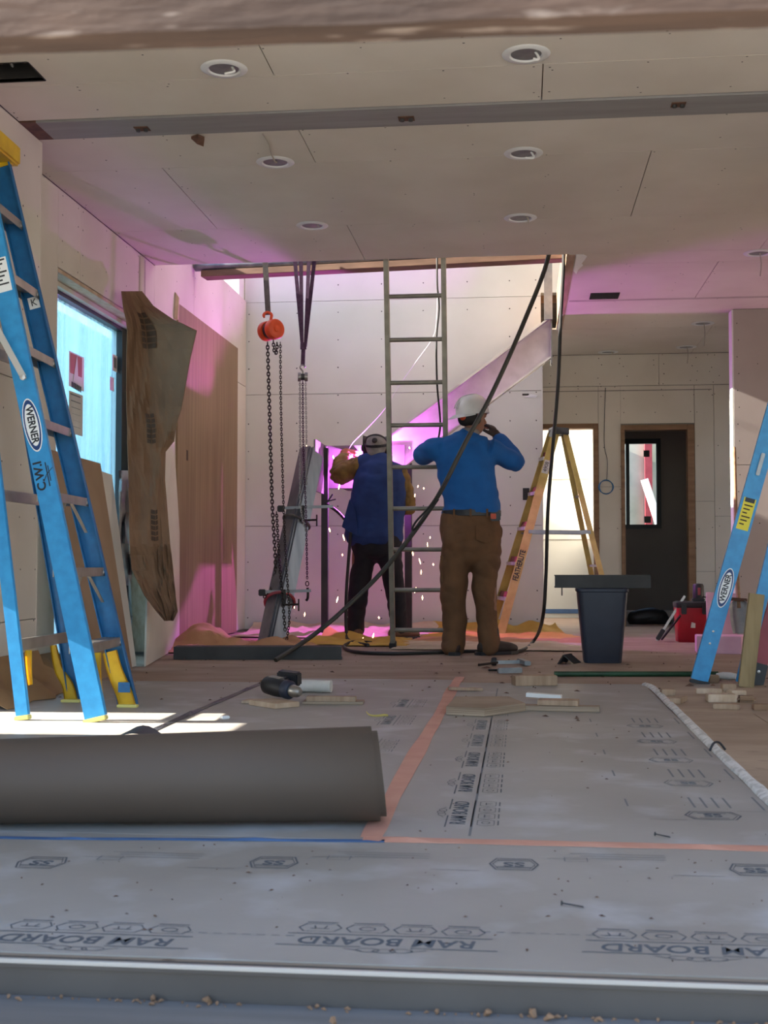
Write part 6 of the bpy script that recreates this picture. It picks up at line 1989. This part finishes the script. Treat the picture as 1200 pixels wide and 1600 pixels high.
def nail(px, py, ang, L_, label):
    c = atZ(px, py, BZ)
    d = V((math.cos(ang), math.sin(ang), 0))
    t = thing('nail', label, 'nail', (c.x, c.y, BZ), 'loose nails')
    MB().tube([c + V((0, 0, .006)), c + d * L_ * .93 + V((0, 0, .003)), c + d * L_ + V((0, 0, .002))], [.0016, .0016, .0004], 6).build('shank', 'steel_dark', t)
    MB().lathe([(.0048, 0), (.0048, .0012), (.002, .003)], c + V((0, 0, .006)), d, n=10).build('nail_head', 'steel_dark', t)
nail(877, 1416, -.25, .042, 'dark nail lying alone on the front floor board')
nail(1023, 1307, -.45, .038, 'dark nail lying near the orange tape at the right')
nail(783, 1091, .3, .03, 'bent nail lying on the board behind the thick plywood offcut')
c = atZ(572, 1119, BZ)
tag(MB().tube(smoothpath([c + V((0, 0, .02)), c + V((.015, -.005, .006)), c + V((.045, -.01, .003)), c + V((.075, -.005, .006)), c + V((.09, 0, .004))]), [.001 + .004 * math.sin(i / 32 * 3.1) for i in range(33)], 6).build('wood_curl', 'yellow_fg', smooth=True), 'yellow curled shaving on the floor left of the orange tape', 'shaving')
c = atZ(350, 1123, BZ)
tag(MB().prism([c + V(p) for p in ((-.02, 0, 0), (.0, -.02, 0), (.025, .0, 0), (.01, .02, 0))], (0, 0, .012)).build('paper_scrap', 'label_white', bevel=.003), 'small white paper scrap in the sun streak behind the roll', 'paper')
# dirt and crumbs
m = MB()
for k in range(330):
    r = random.random()
    if r < .30:
        x, y = random.uniform(-1.0, .7), random.uniform(2.0, 2.8)
    elif r < .45:
        x, y = random.uniform(-.3, .6), random.uniform(2.9, 5.2)
    else:
        x, y = random.uniform(-2.2, 1.7), random.uniform(5.5, 9.0)
    s = random.uniform(.0010, .0032) * (1 + (y > 5) * 1.6)
    if y > 6.5 and random.random() < .12:
        s *= 2.2
    a = random.uniform(0, 6.3)
    d = V((math.cos(a), math.sin(a), 0)) * s * random.uniform(1, 2.6)
    n_ = V((-d.y, d.x, 0)) * .35
    p = V((x, y, .0042))
    m.add([p - d, p + n_, p + d, p - n_, p + V((0, 0, s * .8))], [(0, 1, 4), (1, 2, 4), (2, 3, 4), (3, 0, 4)])
tag(m.build('debris_crumbs', 'rust'), 'dark crumbs and chips scattered over the floor', 'debris', kind='stuff')
# ================================================================== welding arc and its sparks
ARC = V((-1.285, 10.63, 1.49))
tag(MB().lathe([(1e-4, -.007), (.005, -.005), (.007, 0), (.005, .005), (1e-4, .007)], ARC, n=10).build('welding_arc', 'arc', smooth=True), 'small bright violet welding arc hidden in front of the welder', 'arc')
arc_d = bpy.data.lights.new('welding_arc_light', 'POINT')
arc_l = bpy.data.objects.new('welding_arc_light', arc_d)
COL.objects.link(arc_l)
arc_l.location = ARC + V((0, -.012, 0))
arc_d.energy = 105
arc_d.shadow_soft_size = 0.012
arc_d.color = (0.74, 0.14, 0.95)
SPK = [(463, 832), (515, 828), (537, 840), (535, 867), (547, 908), (527, 937), (521, 750), (521, 715), (630, 737), (662, 763), (648, 775), (634, 819), (672, 840), (645, 865), (656, 877), (677, 882), (658, 894), (649, 922), (665, 922), (660, 934), (459, 946), (592, 965), (550, 996), (583, 994), (567, 998), (612, 1000), (480, 700), (640, 700), (668, 851), (530, 760), (653, 760), (476, 960), (500, 985)]
m = MB()
for i, (px, py) in enumerate(SPK):
    p = atY(px, py, 10.75 + .3 * math.sin(i * 2.3)) if py < 980 else atZ(px, py, .03)
    d = V((.3 * math.sin(i), 0, -1)).normalized()
    L_ = .010 + .008 * (i % 3)
    m.tube([p + d * L_, p, p - d * L_], [.001, .0042 + .0015 * (i % 2), .001], 6)
tag(m.build('welding_sparks', 'spark'), 'glowing orange welding sparks falling around the welder', 'sparks', kind='stuff')
